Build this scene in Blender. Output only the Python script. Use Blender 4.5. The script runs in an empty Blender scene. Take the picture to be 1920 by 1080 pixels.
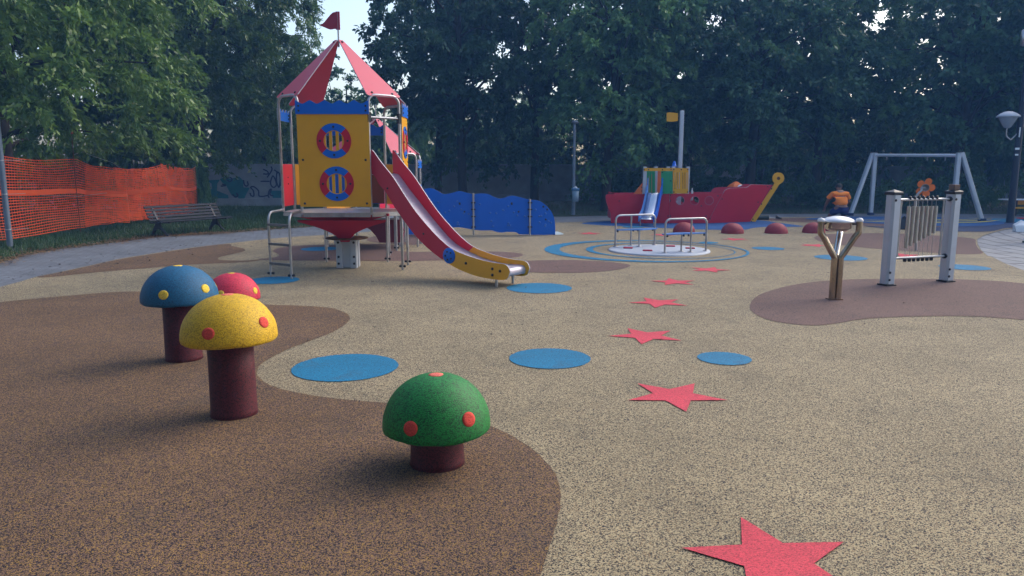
import bpy, bmesh, math, random
import numpy as np
from math import sin, cos, pi, radians, hypot, atan2, sqrt
from mathutils import Vector, Matrix
from mathutils.geometry import tessellate_polygon
random.seed(7)
scene = bpy.context.scene
col = scene.collection

# ------------------------------------------------------------------ camera, sky, sun, exposure
F_PX, CAM_H, PITCH = 1400.0, 1.6, radians(9.13)
cam_d = bpy.data.cameras.new('camera'); cam = bpy.data.objects.new('camera', cam_d); col.objects.link(cam)
cam.location = (0, 0, CAM_H); cam.rotation_euler = (pi/2 - PITCH, 0, 0)
cam_d.sensor_width = 36; cam_d.lens = 36*F_PX/1920; cam_d.clip_start = 0.05; cam_d.clip_end = 2000
scene.camera = cam
world = bpy.data.worlds.new('World'); scene.world = world; world.use_nodes = True
wn = world.node_tree.nodes; wl = world.node_tree.links
sky = wn.new('ShaderNodeTexSky'); sky.sky_type = 'NISHITA'; sky.sun_disc = False
SUN_EL, SUN_AZ = radians(36), radians(58)      # azimuth clockwise from +Y (from the right rear)
sky.sun_elevation = SUN_EL; sky.sun_rotation = SUN_AZ
sky.air_density = 1.0; sky.dust_density = 3.5; sky.ozone_density = 1.5
wl.new(sky.outputs[0], wn['Background'].inputs[0]); wn['Background'].inputs[1].default_value = 0.15
sun_d = bpy.data.lights.new('sun', 'SUN'); sun = bpy.data.objects.new('sun', sun_d); col.objects.link(sun)
sun_d.energy = 0.55; sun_d.angle = radians(58); sun_d.color = (1, .96, .90)
sv = Vector((sin(SUN_AZ)*cos(SUN_EL), cos(SUN_AZ)*cos(SUN_EL), sin(SUN_EL)))
sun.rotation_euler = sv.to_track_quat('Z', 'Y').to_euler()
scene.view_settings.view_transform = 'Standard'; scene.view_settings.look = 'None'
scene.view_settings.exposure = 1.15; scene.view_settings.gamma = 1

# ------------------------------------------------------------------ layout helpers (survey of the place)
def ray(u, v):
    x = (u-960)/F_PX; y = -(v-540)/F_PX
    return Vector((x, cos(PITCH)+y*sin(PITCH), -sin(PITCH)+y*cos(PITCH)))
def G(u, v, z=0.0):
    d = ray(u, v); t = (z-CAM_H)/d.z
    return Vector((d.x*t, d.y*t, z))
def D(u, v, Y):
    d = ray(u, v); t = Y/d.y
    return Vector((d.x*t, Y, CAM_H+d.z*t))
def V(*a): return Vector(a)

# ------------------------------------------------------------------ materials
MAT = {}
def _m(name):
    m = bpy.data.materials.new(name); m.use_nodes = True; MAT[name] = m
    nt = m.node_tree; return m, nt, nt.nodes, nt.links, nt.nodes['Principled BSDF']
def plain(name, c, rough=.5, metal=0., var=.12, vs=3., bump=0., bs=60., spec=.38, stretch=None, dirt=None):
    m, nt, n, l, b = _m(name)
    tc = n.new('ShaderNodeTexCoord'); src = tc.outputs['Object']
    if stretch:
        mp = n.new('ShaderNodeMapping'); mp.inputs['Scale'].default_value = stretch; l.new(src, mp.inputs[0]); src = mp.outputs[0]
    nz = n.new('ShaderNodeTexNoise'); nz.inputs['Scale'].default_value = vs; nz.inputs['Detail'].default_value = 6; l.new(src, nz.inputs[0])
    r = n.new('ShaderNodeValToRGB'); l.new(nz.outputs[0], r.inputs[0])
    r.color_ramp.elements[0].position = .3; r.color_ramp.elements[1].position = .7
    r.color_ramp.elements[0].color = tuple(max(0, x*(1-var)) for x in c)+(1,)
    r.color_ramp.elements[1].color = tuple(min(1, x*(1+var)) for x in c)+(1,)
    out = r.outputs[0]
    if dirt:
        n2 = n.new('ShaderNodeTexNoise'); n2.inputs['Scale'].default_value = 1.7; n2.inputs['Detail'].default_value = 8; n2.inputs['Roughness'].default_value = .7
        l.new(src, n2.inputs[0]); r2 = n.new('ShaderNodeValToRGB'); l.new(n2.outputs[0], r2.inputs[0])
        r2.color_ramp.elements[0].position = .5; r2.color_ramp.elements[1].position = .75
        mx = n.new('ShaderNodeMixRGB'); l.new(r2.outputs[0], mx.inputs[0]); l.new(out, mx.inputs[1]); mx.inputs[2].default_value = tuple(dirt)+(1,)
        out = mx.outputs[0]
    l.new(out, b.inputs['Base Color'])
    b.inputs['Roughness'].default_value = rough; b.inputs['Metallic'].default_value = metal
    b.inputs['Specular IOR Level'].default_value = spec
    rr = n.new('ShaderNodeMapRange'); l.new(nz.outputs[0], rr.inputs[0]); rr.inputs[3].default_value = max(.02, rough-.08); rr.inputs[4].default_value = min(1, rough+.1)
    l.new(rr.outputs[0], b.inputs['Roughness'])
    if bump:
        nb = n.new('ShaderNodeTexNoise'); nb.inputs['Scale'].default_value = bs; nb.inputs['Detail'].default_value = 3; l.new(tc.outputs['Object'], nb.inputs[0])
        bp = n.new('ShaderNodeBump'); bp.inputs['Strength'].default_value = bump; bp.inputs['Distance'].default_value = .01
        l.new(nb.outputs[0], bp.inputs['Height']); l.new(bp.outputs[0], b.inputs['Normal'])
    return m
def granule(name, light, dark, amount=.35, scale=150., other=None, oamt=.0, rough=.85, bump=.5, patch=None, big=.12):
    """wet-pour rubber: coloured EPDM crumbs with dark ones between"""
    m, nt, n, l, b = _m(name)
    tc = n.new('ShaderNodeTexCoord')
    wz = n.new('ShaderNodeTexNoise'); wz.inputs['Scale'].default_value = scale*.8; wz.inputs['Detail'].default_value = 1; l.new(tc.outputs['Object'], wz.inputs[0])
    add = n.new('ShaderNodeVectorMath'); add.operation = 'MULTIPLY_ADD'; l.new(wz.outputs['Color'], add.inputs[0]); add.inputs[1].default_value = (.9/scale,)*3; l.new(tc.outputs['Object'], add.inputs[2])
    vo = n.new('ShaderNodeTexVoronoi'); vo.inputs['Scale'].default_value = scale; l.new(add.outputs[0], vo.inputs['Vector'])
    sp = n.new('ShaderNodeSeparateColor'); l.new(vo.outputs['Color'], sp.inputs[0])
    r = n.new('ShaderNodeValToRGB'); l.new(sp.outputs[0], r.inputs[0]); e = r.color_ramp.elements
    e[0].position = max(.01, amount-.04); e[0].color = tuple(dark)+(1,)
    e[1].position = amount+.04; e[1].color = tuple(x*.82 for x in light)+(1,)
    x = e.new(1.0); x.color = tuple(min(1, q*1.2) for q in light)+(1,)
    out = r.outputs[0]
    if other:
        lt = n.new('ShaderNodeMath'); lt.operation = 'LESS_THAN'; l.new(sp.outputs[1], lt.inputs[0]); lt.inputs[1].default_value = oamt
        mx = n.new('ShaderNodeMixRGB'); l.new(lt.outputs[0], mx.inputs[0]); l.new(out, mx.inputs[1]); mx.inputs[2].default_value = tuple(other)+(1,); out = mx.outputs[0]
    nz = n.new('ShaderNodeTexNoise'); nz.inputs['Scale'].default_value = .9; nz.inputs['Detail'].default_value = 6; nz.inputs['Roughness'].default_value = .65; l.new(tc.outputs['Object'], nz.inputs[0])
    mr = n.new('ShaderNodeMapRange'); l.new(nz.outputs[0], mr.inputs[0]); mr.inputs[1].default_value = .3; mr.inputs[2].default_value = .7; mr.inputs[3].default_value = 1-big; mr.inputs[4].default_value = 1+big
    hv = n.new('ShaderNodeVectorMath'); hv.operation = 'SCALE'; l.new(out, hv.inputs[0]); l.new(mr.outputs[0], hv.inputs[3])
    ds = n.new('ShaderNodeTexNoise'); ds.inputs['Scale'].default_value = 2.6; ds.inputs['Detail'].default_value = 9; ds.inputs['Roughness'].default_value = .75; ds.inputs['Distortion'].default_value = .6; l.new(tc.outputs['Object'], ds.inputs[0])
    dr = n.new('ShaderNodeMapRange'); l.new(ds.outputs[0], dr.inputs[0]); dr.inputs[1].default_value = .52; dr.inputs[2].default_value = .74; dr.inputs[3].default_value = 0; dr.inputs[4].default_value = .45
    dm = n.new('ShaderNodeMixRGB'); l.new(dr.outputs[0], dm.inputs[0]); l.new(hv.outputs[0], dm.inputs[1]); dm.inputs[2].default_value = (.055, .048, .042, 1); hv = dm
    l.new(hv.outputs[0], b.inputs['Base Color']); b.inputs['Roughness'].default_value = rough; b.inputs['Specular IOR Level'].default_value = .35
    bp = n.new('ShaderNodeBump'); bp.inputs['Strength'].default_value = bump; bp.inputs['Distance'].default_value = .004
    l.new(vo.outputs['Distance'], bp.inputs['Height']); bp.invert = True; l.new(bp.outputs[0], b.inputs['Normal'])
    return m
def leafmat(name, c, c2, trans=.25):
    m, nt, n, l, b = _m(name)
    tc = n.new('ShaderNodeTexCoord'); oi = n.new('ShaderNodeObjectInfo')
    nz = n.new('ShaderNodeTexNoise'); nz.inputs['Scale'].default_value = 1.1; nz.inputs['Detail'].default_value = 5; l.new(tc.outputs['Object'], nz.inputs[0])
    r = n.new('ShaderNodeValToRGB'); l.new(nz.outputs[0], r.inputs[0]); r.color_ramp.elements[0].position = .35; r.color_ramp.elements[1].position = .66
    r.color_ramp.elements[0].color = tuple(c)+(1,); r.color_ramp.elements[1].color = tuple(c2)+(1,)
    hs = n.new('ShaderNodeHueSaturation'); l.new(r.outputs[0], hs.inputs['Color'])
    mr = n.new('ShaderNodeMapRange'); l.new(oi.outputs['Random'], mr.inputs[0]); mr.inputs[3].default_value = .75; mr.inputs[4].default_value = 1.25; l.new(mr.outputs[0], hs.inputs['Value'])
    l.new(hs.outputs[0], b.inputs['Base Color']); b.inputs['Roughness'].default_value = .45; b.inputs['Specular IOR Level'].default_value = .45
    t = n.new('ShaderNodeBsdfTranslucent'); l.new(hs.outputs[0], t.inputs[0]); mx = n.new('ShaderNodeMixShader'); mx.inputs[0].default_value = trans
    l.new(b.outputs[0], mx.inputs[1]); l.new(t.outputs[0], mx.inputs[2]); l.new(mx.outputs[0], n['Material Output'].inputs[0])
    return m

RED = plain('red_board', (.52, .012, .035), .38, var=.06, vs=2, bump=.08, bs=180)
SKYLIT_RED = plain('skylit_roof_red', (.60, .07, .11), .33, var=.05, vs=2, bump=.06, bs=180)  # sky sheen put into the base colour: red lightened towards pink
YEL = plain('yellow_board', (.74, .35, .008), .42, var=.05, vs=2, bump=.08, bs=180)
BLUE = plain('blue_board', (.005, .125, .58), .38, var=.06, vs=2, bump=.08, bs=180)
GREEN = plain('green_board', (.02, .26, .10), .42, var=.06, vs=2)
ORANGE = plain('orange_board', (.75, .17, .03), .42, var=.06, vs=2)
LBLUE = plain('light_blue_board', (.08, .22, .55), .42, var=.06, vs=2)
EDGE = plain('board_edge', (.35, .33, .36), .5, var=.1)
STEEL = plain('galvanised_steel', (.42, .42, .43), .38, .85, var=.15, vs=9, dirt=(.25, .23, .22))
CHROME = plain('polished_steel', (.62, .60, .57), .16, 1., var=.06, vs=5)
CHUTE = plain('brushed_chute', (.46, .43, .50), .36, .35, var=.06, vs=3, stretch=(1, 1, 14))
ALU = plain('grey_aluminium', (.46, .50, .56), .45, .35, var=.06, vs=4)
RUNG = plain('rung_steel', (.13, .12, .12), .45, .6, var=.15)
LSTEEL = plain('pale_steel', (.62, .65, .70), .45, .2, var=.05)
BLACK = plain('black_plastic', (.012, .012, .014), .4, var=.2)
BOLT = plain('bolt_cap', (.02, .018, .02), .35, var=.2)
RUST = plain('rusty_steel', (.14, .07, .035), .75, .2, var=.35, vs=9, bump=.3)
BRONZE = plain('weathered_steel', (.40, .31, .22), .22, .9, var=.3, vs=14, stretch=(1, 1, .3))
WOODB = plain('weathered_wood_block', (.16, .10, .07), .8, var=.3, vs=12)
WHITE = plain('white_plastic', (.75, .76, .78), .4, var=.04)
BENCH = plain('bench_slat_grey', (.022, .022, .028), .6, var=.25, vs=14, stretch=(1, 1, 6), bump=.2, spec=.15)
IRON = plain('dark_cast_iron', (.02, .022, .028), .5, .3, var=.2)
CONC = plain('wall_concrete', (.29, .31, .35), .9, var=.18, vs=2.2, bump=.3, bs=30, dirt=(.25, .25, .27))
BARK = plain('bark', (.035, .028, .022), .9, var=.35, vs=8, stretch=(3, 3, .6), bump=.6, bs=25)
NET = plain('orange_net', (.72, .10, .015), .5, var=.15, vs=5)
NETBAND = plain('orange_band', (.60, .08, .012), .5, var=.08, vs=5)
SKIN = plain('skin', (.30, .16, .11), .55, var=.08, vs=9)
SHIRT = plain('orange_cloth', (.95, .25, .03), .85, var=.08, vs=7, bump=.25, bs=25)
SHIRTG = plain('grey_yoke', (.42, .36, .36), .85, var=.08)
NAVY = plain('navy_cloth', (.02, .025, .13), .85, var=.1, vs=7)
MAROON = plain('maroon_cloth', (.10, .015, .025), .85, var=.1)
HAIR = plain('dark_hair', (.03, .025, .022), .7, var=.2, vs=60)
TEAL = plain('teal_paint', (.02, .16, .19), .7, var=.2, vs=3)
INK = plain('dark_blue_paint', (.02, .03, .10), .7, var=.1)
CHALK = plain('pale_paint', (.42, .46, .50), .7, var=.1)
DGREEN = plain('dark_green_paint', (.03, .045, .035), .5, var=.2)
BINB = plain('blue_bin', (.07, .19, .34), .5, var=.12)
BINM = plain('bin_mesh', (.20, .28, .34), .5, .3, var=.12)
POLEG = plain('grey_pole', (.15, .19, .24), .5, .4, var=.15, vs=5)
POLED = plain('dark_pole', (.02, .025, .04), .5, .2, var=.2)
LGLASS = plain('lamp_glass', (.30, .34, .38), .15, var=.05)
PAPER = plain('white_bag', (.70, .73, .76), .6, var=.06)
GBEIGE = granule('beige_rubber', (.39, .32, .19), (.028, .025, .028), .40, 215, (.25, .17, .09), .10, big=.16)
GBROWN = granule('brown_rubber', (.18, .105, .066), (.014, .010, .016), .50, 215, (.28, .165, .045), .18, big=.2)
GMAUVE = granule('mauve_brown_rubber', (.165, .095, .080), (.030, .022, .025), .32, 210, (.21, .13, .09), .12)
GBLUE = granule('blue_rubber', (.005, .175, .33), (.005, .085, .17), .25, 200, rough=.75)
GBLUED = granule('deep_blue_rubber', (.010, .085, .26), (.01, .05, .14), .25, 170)
GNAVY = granule('navy_rubber', (.03, .055, .13), (.015, .02, .05), .35, 170)
GPINK = granule('pink_rubber', (.62, .055, .085), (.34, .025, .045), .18, 190, rough=.75)
GYEL = granule('yellow_rubber', (.62, .52, .10), (.30, .26, .05), .2, 170)
CBLUE = granule('blue_cap', (.008, .105, .22), (.008, .06, .14), .25, 190, rough=.6, bump=.35)
CRED = granule('red_cap', (.60, .03, .07), (.32, .015, .03), .2, 190, rough=.6, bump=.35)
CYEL = granule('yellow_cap', (.62, .38, .012), (.34, .19, .005), .2, 190, rough=.6, bump=.35, big=.18)
CGRN = granule('green_cap', (.008, .19, .035), (.006, .07, .018), .28, 170, rough=.6, bump=.35)
CSTEM = granule('stem_rubber', (.10, .012, .020), (.03, .006, .01), .3, 210, rough=.65, bump=.3)
SPOTY = granule('spot_yellow', (.75, .52, .06), (.5, .33, .03), .15, 200)
SPOTR = granule('spot_red', (.60, .062, .045), (.5, .05, .03), .12, 200)
SPOTP = granule('spot_pink', (.75, .16, .12), (.6, .13, .11), .12, 200)
DOME = granule('dome_rubber', (.31, .035, .045), (.20, .02, .03), .25, 200, rough=.6)

def ground_mat():
    m, nt, n, l, b = _m('soil_and_grass')
    tc = n.new('ShaderNodeTexCoord')
    a = n.new('ShaderNodeTexNoise'); a.inputs['Scale'].default_value = .8; a.inputs['Detail'].default_value = 8; l.new(tc.outputs['Object'], a.inputs[0])
    c = n.new('ShaderNodeTexNoise'); c.inputs['Scale'].default_value = 22; c.inputs['Detail'].default_value = 6; l.new(tc.outputs['Object'], c.inputs[0])
    r = n.new('ShaderNodeValToRGB'); l.new(a.outputs[0], r.inputs[0]); r.color_ramp.elements[0].position = .38; r.color_ramp.elements[1].position = .62
    r.color_ramp.elements[0].color = (.030, .050, .018, 1); r.color_ramp.elements[1].color = (.055, .05, .028, 1)
    mx = n.new('ShaderNodeMixRGB'); mx.blend_type = 'OVERLAY'; mx.inputs[0].default_value = .6; l.new(r.outputs[0], mx.inputs[1]); l.new(c.outputs['Fac'], mx.inputs[2])
    l.new(mx.outputs[0], b.inputs['Base Color']); b.inputs['Roughness'].default_value = .95
    bp = n.new('ShaderNodeBump'); bp.inputs['Strength'].default_value = .8; bp.inputs['Distance'].default_value = .03; l.new(c.outputs[0], bp.inputs['Height']); l.new(bp.outputs[0], b.inputs['Normal'])
    return m
GROUND = ground_mat()
def paver_mat(name, c1, c2, joint, ring=None, scale=1.0, rot=0.):
    m, nt, n, l, b = _m(name)
    tc = n.new('ShaderNodeTexCoord'); src = tc.outputs['Object']
    if ring:      # courses of pavers laid in arcs round a centre
        mp = n.new('ShaderNodeVectorMath'); mp.operation = 'SUBTRACT'; l.new(src, mp.inputs[0]); mp.inputs[1].default_value = (ring[0], ring[1], 0)
        sx = n.new('ShaderNodeSeparateXYZ'); l.new(mp.outputs[0], sx.inputs[0])
        at = n.new('ShaderNodeMath'); at.operation = 'ARCTAN2'; l.new(sx.outputs[0], at.inputs[0]); l.new(sx.outputs[1], at.inputs[1])
        am = n.new('ShaderNodeMath'); am.operation = 'MULTIPLY'; l.new(at.outputs[0], am.inputs[0]); am.inputs[1].default_value = ring[2]
        ln = n.new('ShaderNodeVectorMath'); ln.operation = 'LENGTH'; l.new(mp.outputs[0], ln.inputs[0])
        cb = n.new('ShaderNodeCombineXYZ'); l.new(am.outputs[0], cb.inputs[0]); l.new(ln.outputs['Value'], cb.inputs[1]); src = cb.outputs[0]
    else:
        mp = n.new('ShaderNodeMapping'); mp.inputs['Rotation'].default_value = (0, 0, rot); l.new(src, mp.inputs[0]); src = mp.outputs[0]
    br = n.new('ShaderNodeTexBrick'); l.new(src, br.inputs[0]); br.inputs['Scale'].default_value = scale
    br.inputs['Color1'].default_value = tuple(c1)+(1,); br.inputs['Color2'].default_value = tuple(c2)+(1,); br.inputs['Mortar'].default_value = tuple(joint)+(1,)
    br.inputs['Mortar Size'].default_value = .022; br.inputs['Mortar Smooth'].default_value = .3
    nz = n.new('ShaderNodeTexNoise'); nz.inputs['Scale'].default_value = 1.3; nz.inputs['Detail'].default_value = 10; nz.inputs['Roughness'].default_value = .7; l.new(tc.outputs['Object'], nz.inputs[0])
    mr = n.new('ShaderNodeMapRange'); l.new(nz.outputs[0], mr.inputs[0]); mr.inputs[1].default_value = .25; mr.inputs[2].default_value = .75; mr.inputs[3].default_value = .65; mr.inputs[4].default_value = 1.3
    hv = n.new('ShaderNodeVectorMath'); hv.operation = 'SCALE'; l.new(br.outputs[0], hv.inputs[0]); l.new(mr.outputs[0], hv.inputs[3])
    l.new(hv.outputs[0], b.inputs['Base Color']); b.inputs['Roughness'].default_value = .8
    bp = n.new('ShaderNodeBump'); bp.inputs['Strength'].default_value = .5; bp.inputs['Distance'].default_value = .008; bp.invert = True
    l.new(br.outputs['Fac'], bp.inputs['Height']); l.new(bp.outputs[0], b.inputs['Normal'])
    return m
PAVE = paver_mat('blue_grey_pavers', (.125, .14, .165), (.155, .17, .20), (.08, .09, .10), None, 2.6, .5)
PAVER = paver_mat('arc_laid_pavers', (.23, .24, .25), (.26, .27, .28), (.12, .12, .13), (22.5, 14.0, 7.), .62)

# ------------------------------------------------------------------ object helpers
def tag(o, label=None, cat=None, group=None, kind=None):
    if label: o['label'] = label
    if cat: o['category'] = cat
    if group: o['group'] = group
    if kind: o['kind'] = kind
    return o
def thing(name, label, cat, loc, group=None):
    o = bpy.data.objects.new(name, None); col.objects.link(o); o.location = loc; o.empty_display_size = .2
    return tag(o, label, cat, group)
def root_loc(p):
    v = Vector((0, 0, 0))
    while p is not None: v = v + Vector(p.location); p = p.parent
    return v
class MB:
    """collects shapes in world coordinates, builds ONE mesh object"""
    def __init__(s): s.v = []; s.f = []; s.mi = []; s.sm = []
    def add(s, vs, fs, mi=0, sm=False):
        o = len(s.v); s.v += [tuple(v) for v in vs]
        for f in fs: s.f.append(tuple(i+o for i in f)); s.mi.append(mi); s.sm.append(sm)
        return s
    def box(s, c, size, rz=0., R=None, mi=0, ch=0.):
        R = R or Matrix.Rotation(rz, 3, 'Z'); c = Vector(c); x, y, z = (q/2 for q in size)
        ch = ch or min(size)*.08
        vs = []; 
        for sx, sy, sz in ((-1,-1,-1),(1,-1,-1),(1,1,-1),(-1,1,-1),(-1,-1,1),(1,-1,1),(1,1,1),(-1,1,1)):
            vs += [c+R@Vector((sx*(x-ch), sy*(y-ch), sz*z)), c+R@Vector((sx*x, sy*(y-ch), sz*(z-ch))), c+R@Vector((sx*(x-ch), sy*y, sz*(z-ch)))]
        cs = [(-1,-1,-1),(1,-1,-1),(1,1,-1),(-1,1,-1),(-1,-1,1),(1,-1,1),(1,1,1),(-1,1,1)]
        idx = {q: i*3 for i, q in enumerate(cs)}
        fs = []
        for sz in (-1, 1):
            q = [idx[(a, b, sz)] for a, b in ((-1,-1),(1,-1),(1,1),(-1,1))]; fs.append(q if sz > 0 else q[::-1])
        for sx in (-1, 1):
            q = [idx[(sx, a, b)]+1 for a, b in ((-1,-1),(1,-1),(1,1),(-1,1))]; fs.append(q if sx > 0 else q[::-1])
        for sy in (-1, 1):
            q = [idx[(a, sy, b)]+2 for a, b in ((-1,-1),(-1,1),(1,1),(1,-1))]; fs.append(q if sy > 0 else q[::-1])
        for sx in (-1, 1):
            for sy in (-1, 1): a, b = idx[(sx, sy, -1)], idx[(sx, sy, 1)]; fs.append([a+1, b+1, b+2, a+2])
            for sz in (-1, 1): a, b = idx[(sx, -1, sz)], idx[(sx, 1, sz)]; fs.append([a, b, b+1, a+1])
        for sy in (-1, 1):
            for sz in (-1, 1): a, b = idx[(-1, sy, sz)], idx[(1, sy, sz)]; fs.append([a, b, b+2, a+2])
        for q in cs: a = idx[q]; fs.append([a, a+1, a+2])
        return s.add(vs, fs, mi)
    def tube(s, pts, r, n=10, mi=0, cap=True, radii=None):
        pts = [Vector(p) for p in pts]; k = len(pts); rs = radii or [r]*k; vs = []; fs = []
        t0 = (pts[1]-pts[0]).normalized(); up = Vector((0, 0, 1)) if abs(t0.z) < .9 else Vector((1, 0, 0))
        a = t0.cross(up).normalized()
        for i, p in enumerate(pts):
            t = (pts[min(i+1, k-1)]-pts[max(i-1, 0)]).normalized()
            a = (a - t*a.dot(t)).normalized(); b = t.cross(a)
            for j in range(n):
                q = 2*pi*j/n; vs.append(p+(a*cos(q)+b*sin(q))*rs[i])
        for i in range(k-1):
            for j in range(n): fs.append((i*n+j, i*n+(j+1) % n, (i+1)*n+(j+1) % n, (i+1)*n+j))
        s.add(vs, fs, mi, True)
        if cap: s.add(vs[:n], [tuple(range(n))[::-1]], mi); s.add(vs[-n:], [tuple(range(n))], mi)
        return s
    def cyl(s, a, b, r, n=14, r2=None, mi=0): return s.tube([a, b], r, n, mi, True, [r, r if r2 is None else r2])
    def lathe(s, c, prof, n=32, mi=0, R=None, sm=True):
        c = Vector(c); R = R or Matrix.Identity(3); vs = []; fs = []; k = len(prof)
        for r, z in prof:
            for j in range(n): q = 2*pi*j/n; vs.append(c+R@Vector((max(r, 1e-4)*cos(q), max(r, 1e-4)*sin(q), z)))
        for i in range(k-1):
            for j in range(n): fs.append((i*n+j, i*n+(j+1) % n, (i+1)*n+(j+1) % n, (i+1)*n+j))
        return s.add(vs, fs, mi, sm)
    def plate(s, loops, O, ax, ay, t, mi=0, emi=None):
        """2D outline with holes -> board of thickness t centred on plane O,ax,ay"""
        O = Vector(O); ax = Vector(ax).normalized(); ay = Vector(ay).normalized(); nz = ax.cross(ay).normalized()
        emi = mi if emi is None else emi
        flat = [p for L in loops for p in L]
        tris = tessellate_polygon([[Vector((p[0], p[1], 0)) for p in L] for L in loops])
        W = lambda p, h: O+ax*p[0]+ay*p[1]+nz*h
        fr = [W(p, t/2) for p in flat]; bk = [W(p, -t/2) for p in flat]; nf = len(flat)
        ft = []
        for a, b, c in tris:
            pa, pb, pc = flat[a], flat[b], flat[c]
            if (pb[0]-pa[0])*(pc[1]-pa[1])-(pb[1]-pa[1])*(pc[0]-pa[0]) < 0: a, c = c, a
            ft.append((a, b, c))
        s.add(fr+bk, ft+[(a+nf, c+nf, b+nf) for a, b, c in ft], mi)
        i0 = 0
        for L in loops:
            m = len(L); vs = [W(p, t/2) for p in L]+[W(p, -t/2) for p in L]
            s.add(vs, [(j, (j+1) % m, m+(j+1) % m, m+j) for j in range(m)], emi)
        return s
    def build(s, name, mats, parent=None):
        me = bpy.data.meshes.new(name); o = bpy.data.objects.new(name, me); off = root_loc(parent)
        me.from_pydata([tuple(Vector(v)-off) for v in s.v], [], s.f)
        mats = mats if isinstance(mats, (list, tuple)) else [mats]
        for m in mats: me.materials.append(m)
        me.polygons.foreach_set('material_index', s.mi); me.polygons.foreach_set('use_smooth', s.sm)
        me.validate(); me.update()
        bm = bmesh.new(); bm.from_mesh(me); bmesh.ops.recalc_face_normals(bm, faces=bm.faces); bm.to_mesh(me); bm.free()
        col.objects.link(o); o.parent = parent
        return o
def quick_mesh(name, verts, nper, mat, parent=None):
    """numpy verts, one polygon per nper consecutive verts"""
    me = bpy.data.meshes.new(name); n = len(verts); k = n//nper
    me.vertices.add(n); me.vertices.foreach_set('co', np.asarray(verts, np.float32).ravel())
    me.loops.add(n); me.loops.foreach_set('vertex_index', np.arange(n, dtype=np.int32))
    me.polygons.add(k); me.polygons.foreach_set('loop_start', np.arange(k, dtype=np.int32)*nper)
    me.update(calc_edges=True); me.materials.append(mat)
    o = bpy.data.objects.new(name, me); col.objects.link(o); o.parent = parent; return o
def dup(root, loc, rz=0., scale=None, label=None):
    r = root.copy(); col.objects.link(r); r.location = loc; r.rotation_euler = (0, 0, rz)
    if scale: r.scale = scale
    if label: r['label'] = label
    for ch in list(root.children):
        c = ch.copy(); col.objects.link(c); c.parent = r
        for g in ch.children: d = g.copy(); col.objects.link(d); d.parent = c
    return r
def bolts(pts, nrm, r=.014, h=.012):
    b = MB(); nrm = Vector(nrm).normalized(); R = nrm.to_track_quat('Z', 'Y').to_matrix()
    for p in pts: b.lathe(p, [(r, 0), (r, h*.5), (r*.75, h*.9), (0, h)], 8, 0, R)
    return b
def circ2(cx, cy, r, n=36, a0=0.): return [(cx+r*cos(2*pi*i/n+a0), cy+r*sin(2*pi*i/n+a0)) for i in range(n)]
def smooth_closed(pts, sub=8):
    out = []; n = len(pts)
    for i in range(n):
        p0, p1, p2, p3 = (Vector(pts[(i+k-1) % n]) for k in range(4))
        for j in range(sub):
            t = j/sub
            out.append(.5*((2*p1)+(p2-p0)*t+(2*p0-5*p1+4*p2-p3)*t*t+(3*p1-p0-3*p2+p3)*t*t*t))
    return out
def ragged(P, step=.014, amp=.0028):
    rg = random.Random(len(P)); out = []
    for a, c in zip(P, list(P[1:])+[P[0]]):
        n = max(1, int(hypot(c[0]-a[0], c[1]-a[1])/step))
        for j in range(n): t = j/n; out.append((a[0]+(c[0]-a[0])*t+rg.uniform(-amp, amp), a[1]+(c[1]-a[1])*t+rg.uniform(-amp, amp), 0))
    return out
def sheet(name, pts, z, mat, label=None, cat=None, kind='structure', parent=None, holes=None, group=None):
    loops = [[(p[0], p[1]) for p in pts]]+[[(p[0], p[1]) for p in h] for h in (holes or [])]
    flat = [p for L in loops for p in L]
    tris = tessellate_polygon([[Vector((p[0], p[1], 0)) for p in L] for L in loops])
    b = MB(); b.add([(p[0], p[1], z) for p in flat], tris)
    o = b.build(name, mat, parent)
    me = o.data
    bm = bmesh.new(); bm.from_mesh(me)
    for f in bm.faces:
        if f.normal.z < 0: f.normal_flip()
    bm.to_mesh(me); bm.free()
    return tag(o, label, cat, group, kind)

# ------------------------------------------------------------------ THE GROUND
b = MB(); b.add([(-400, -60, -.03), (400, -60, -.03), (400, 700, -.03), (-400, 700, -.03)], [(0, 1, 2, 3)])
tag(b.build('ground', GROUND), kind='structure')
outer = [G(*p) for p in [(0, 491), (51, 477), (102, 467), (204, 455), (300, 443), (427, 436), (500, 430), (594, 424), (700, 415), (800, 409), (940, 406), (1060, 405.5), (1150, 404), (1300, 402), (1480, 400.5), (1700, 400), (1920, 401)]]
outer = [V(-9.5, 6, 0), V(-10.5, 9.5, 0)] + outer + [V(24, 22, 0), V(28, 10, 0), V(26, -8, 0), V(-10, -8, 0)]
sheet('paved_path', outer, -.012, PAVE)
edge_px = [(0, 538), (30, 530), (71, 518), (106, 511), (167, 498), (224, 485), (300, 473), (360, 464), (430, 456), (500, 448), (563, 443), (650, 438), (740, 430), (860, 421), (960, 419), (1041, 417.5), (1089, 416), (1200, 412), (1340, 409), (1500, 407), (1640, 407), (1780, 408), (1900, 411), (1960, 414)]
rub = [V(-6.6, -6, 0), V(-6.6, 4, 0)]+[G(*p) for p in edge_px]+[G(1975, 426), G(1911, 427.5), G(1887, 429.5), G(1865, 435), G(1843, 442), G(1832, 449), G(1833, 457), G(1839, 468), G(1851, 479), G(1861, 482), G(1885, 494), G(1920, 507), G(1990, 530), V(9.6, 8, 0), V(9, 4, 0), V(8, -6, 0)]
sheet('rubber_surface', rub, 0, GBEIGE)
def rim(name, pts, z0, z1, mat):
    b = MB()
    for a, c in zip(pts[:-1], pts[1:]): b.add([(a[0], a[1], z0), (c[0], c[1], z0), (c[0], c[1], z1), (a[0], a[1], z1)], [(0, 1, 2, 3)])
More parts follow.
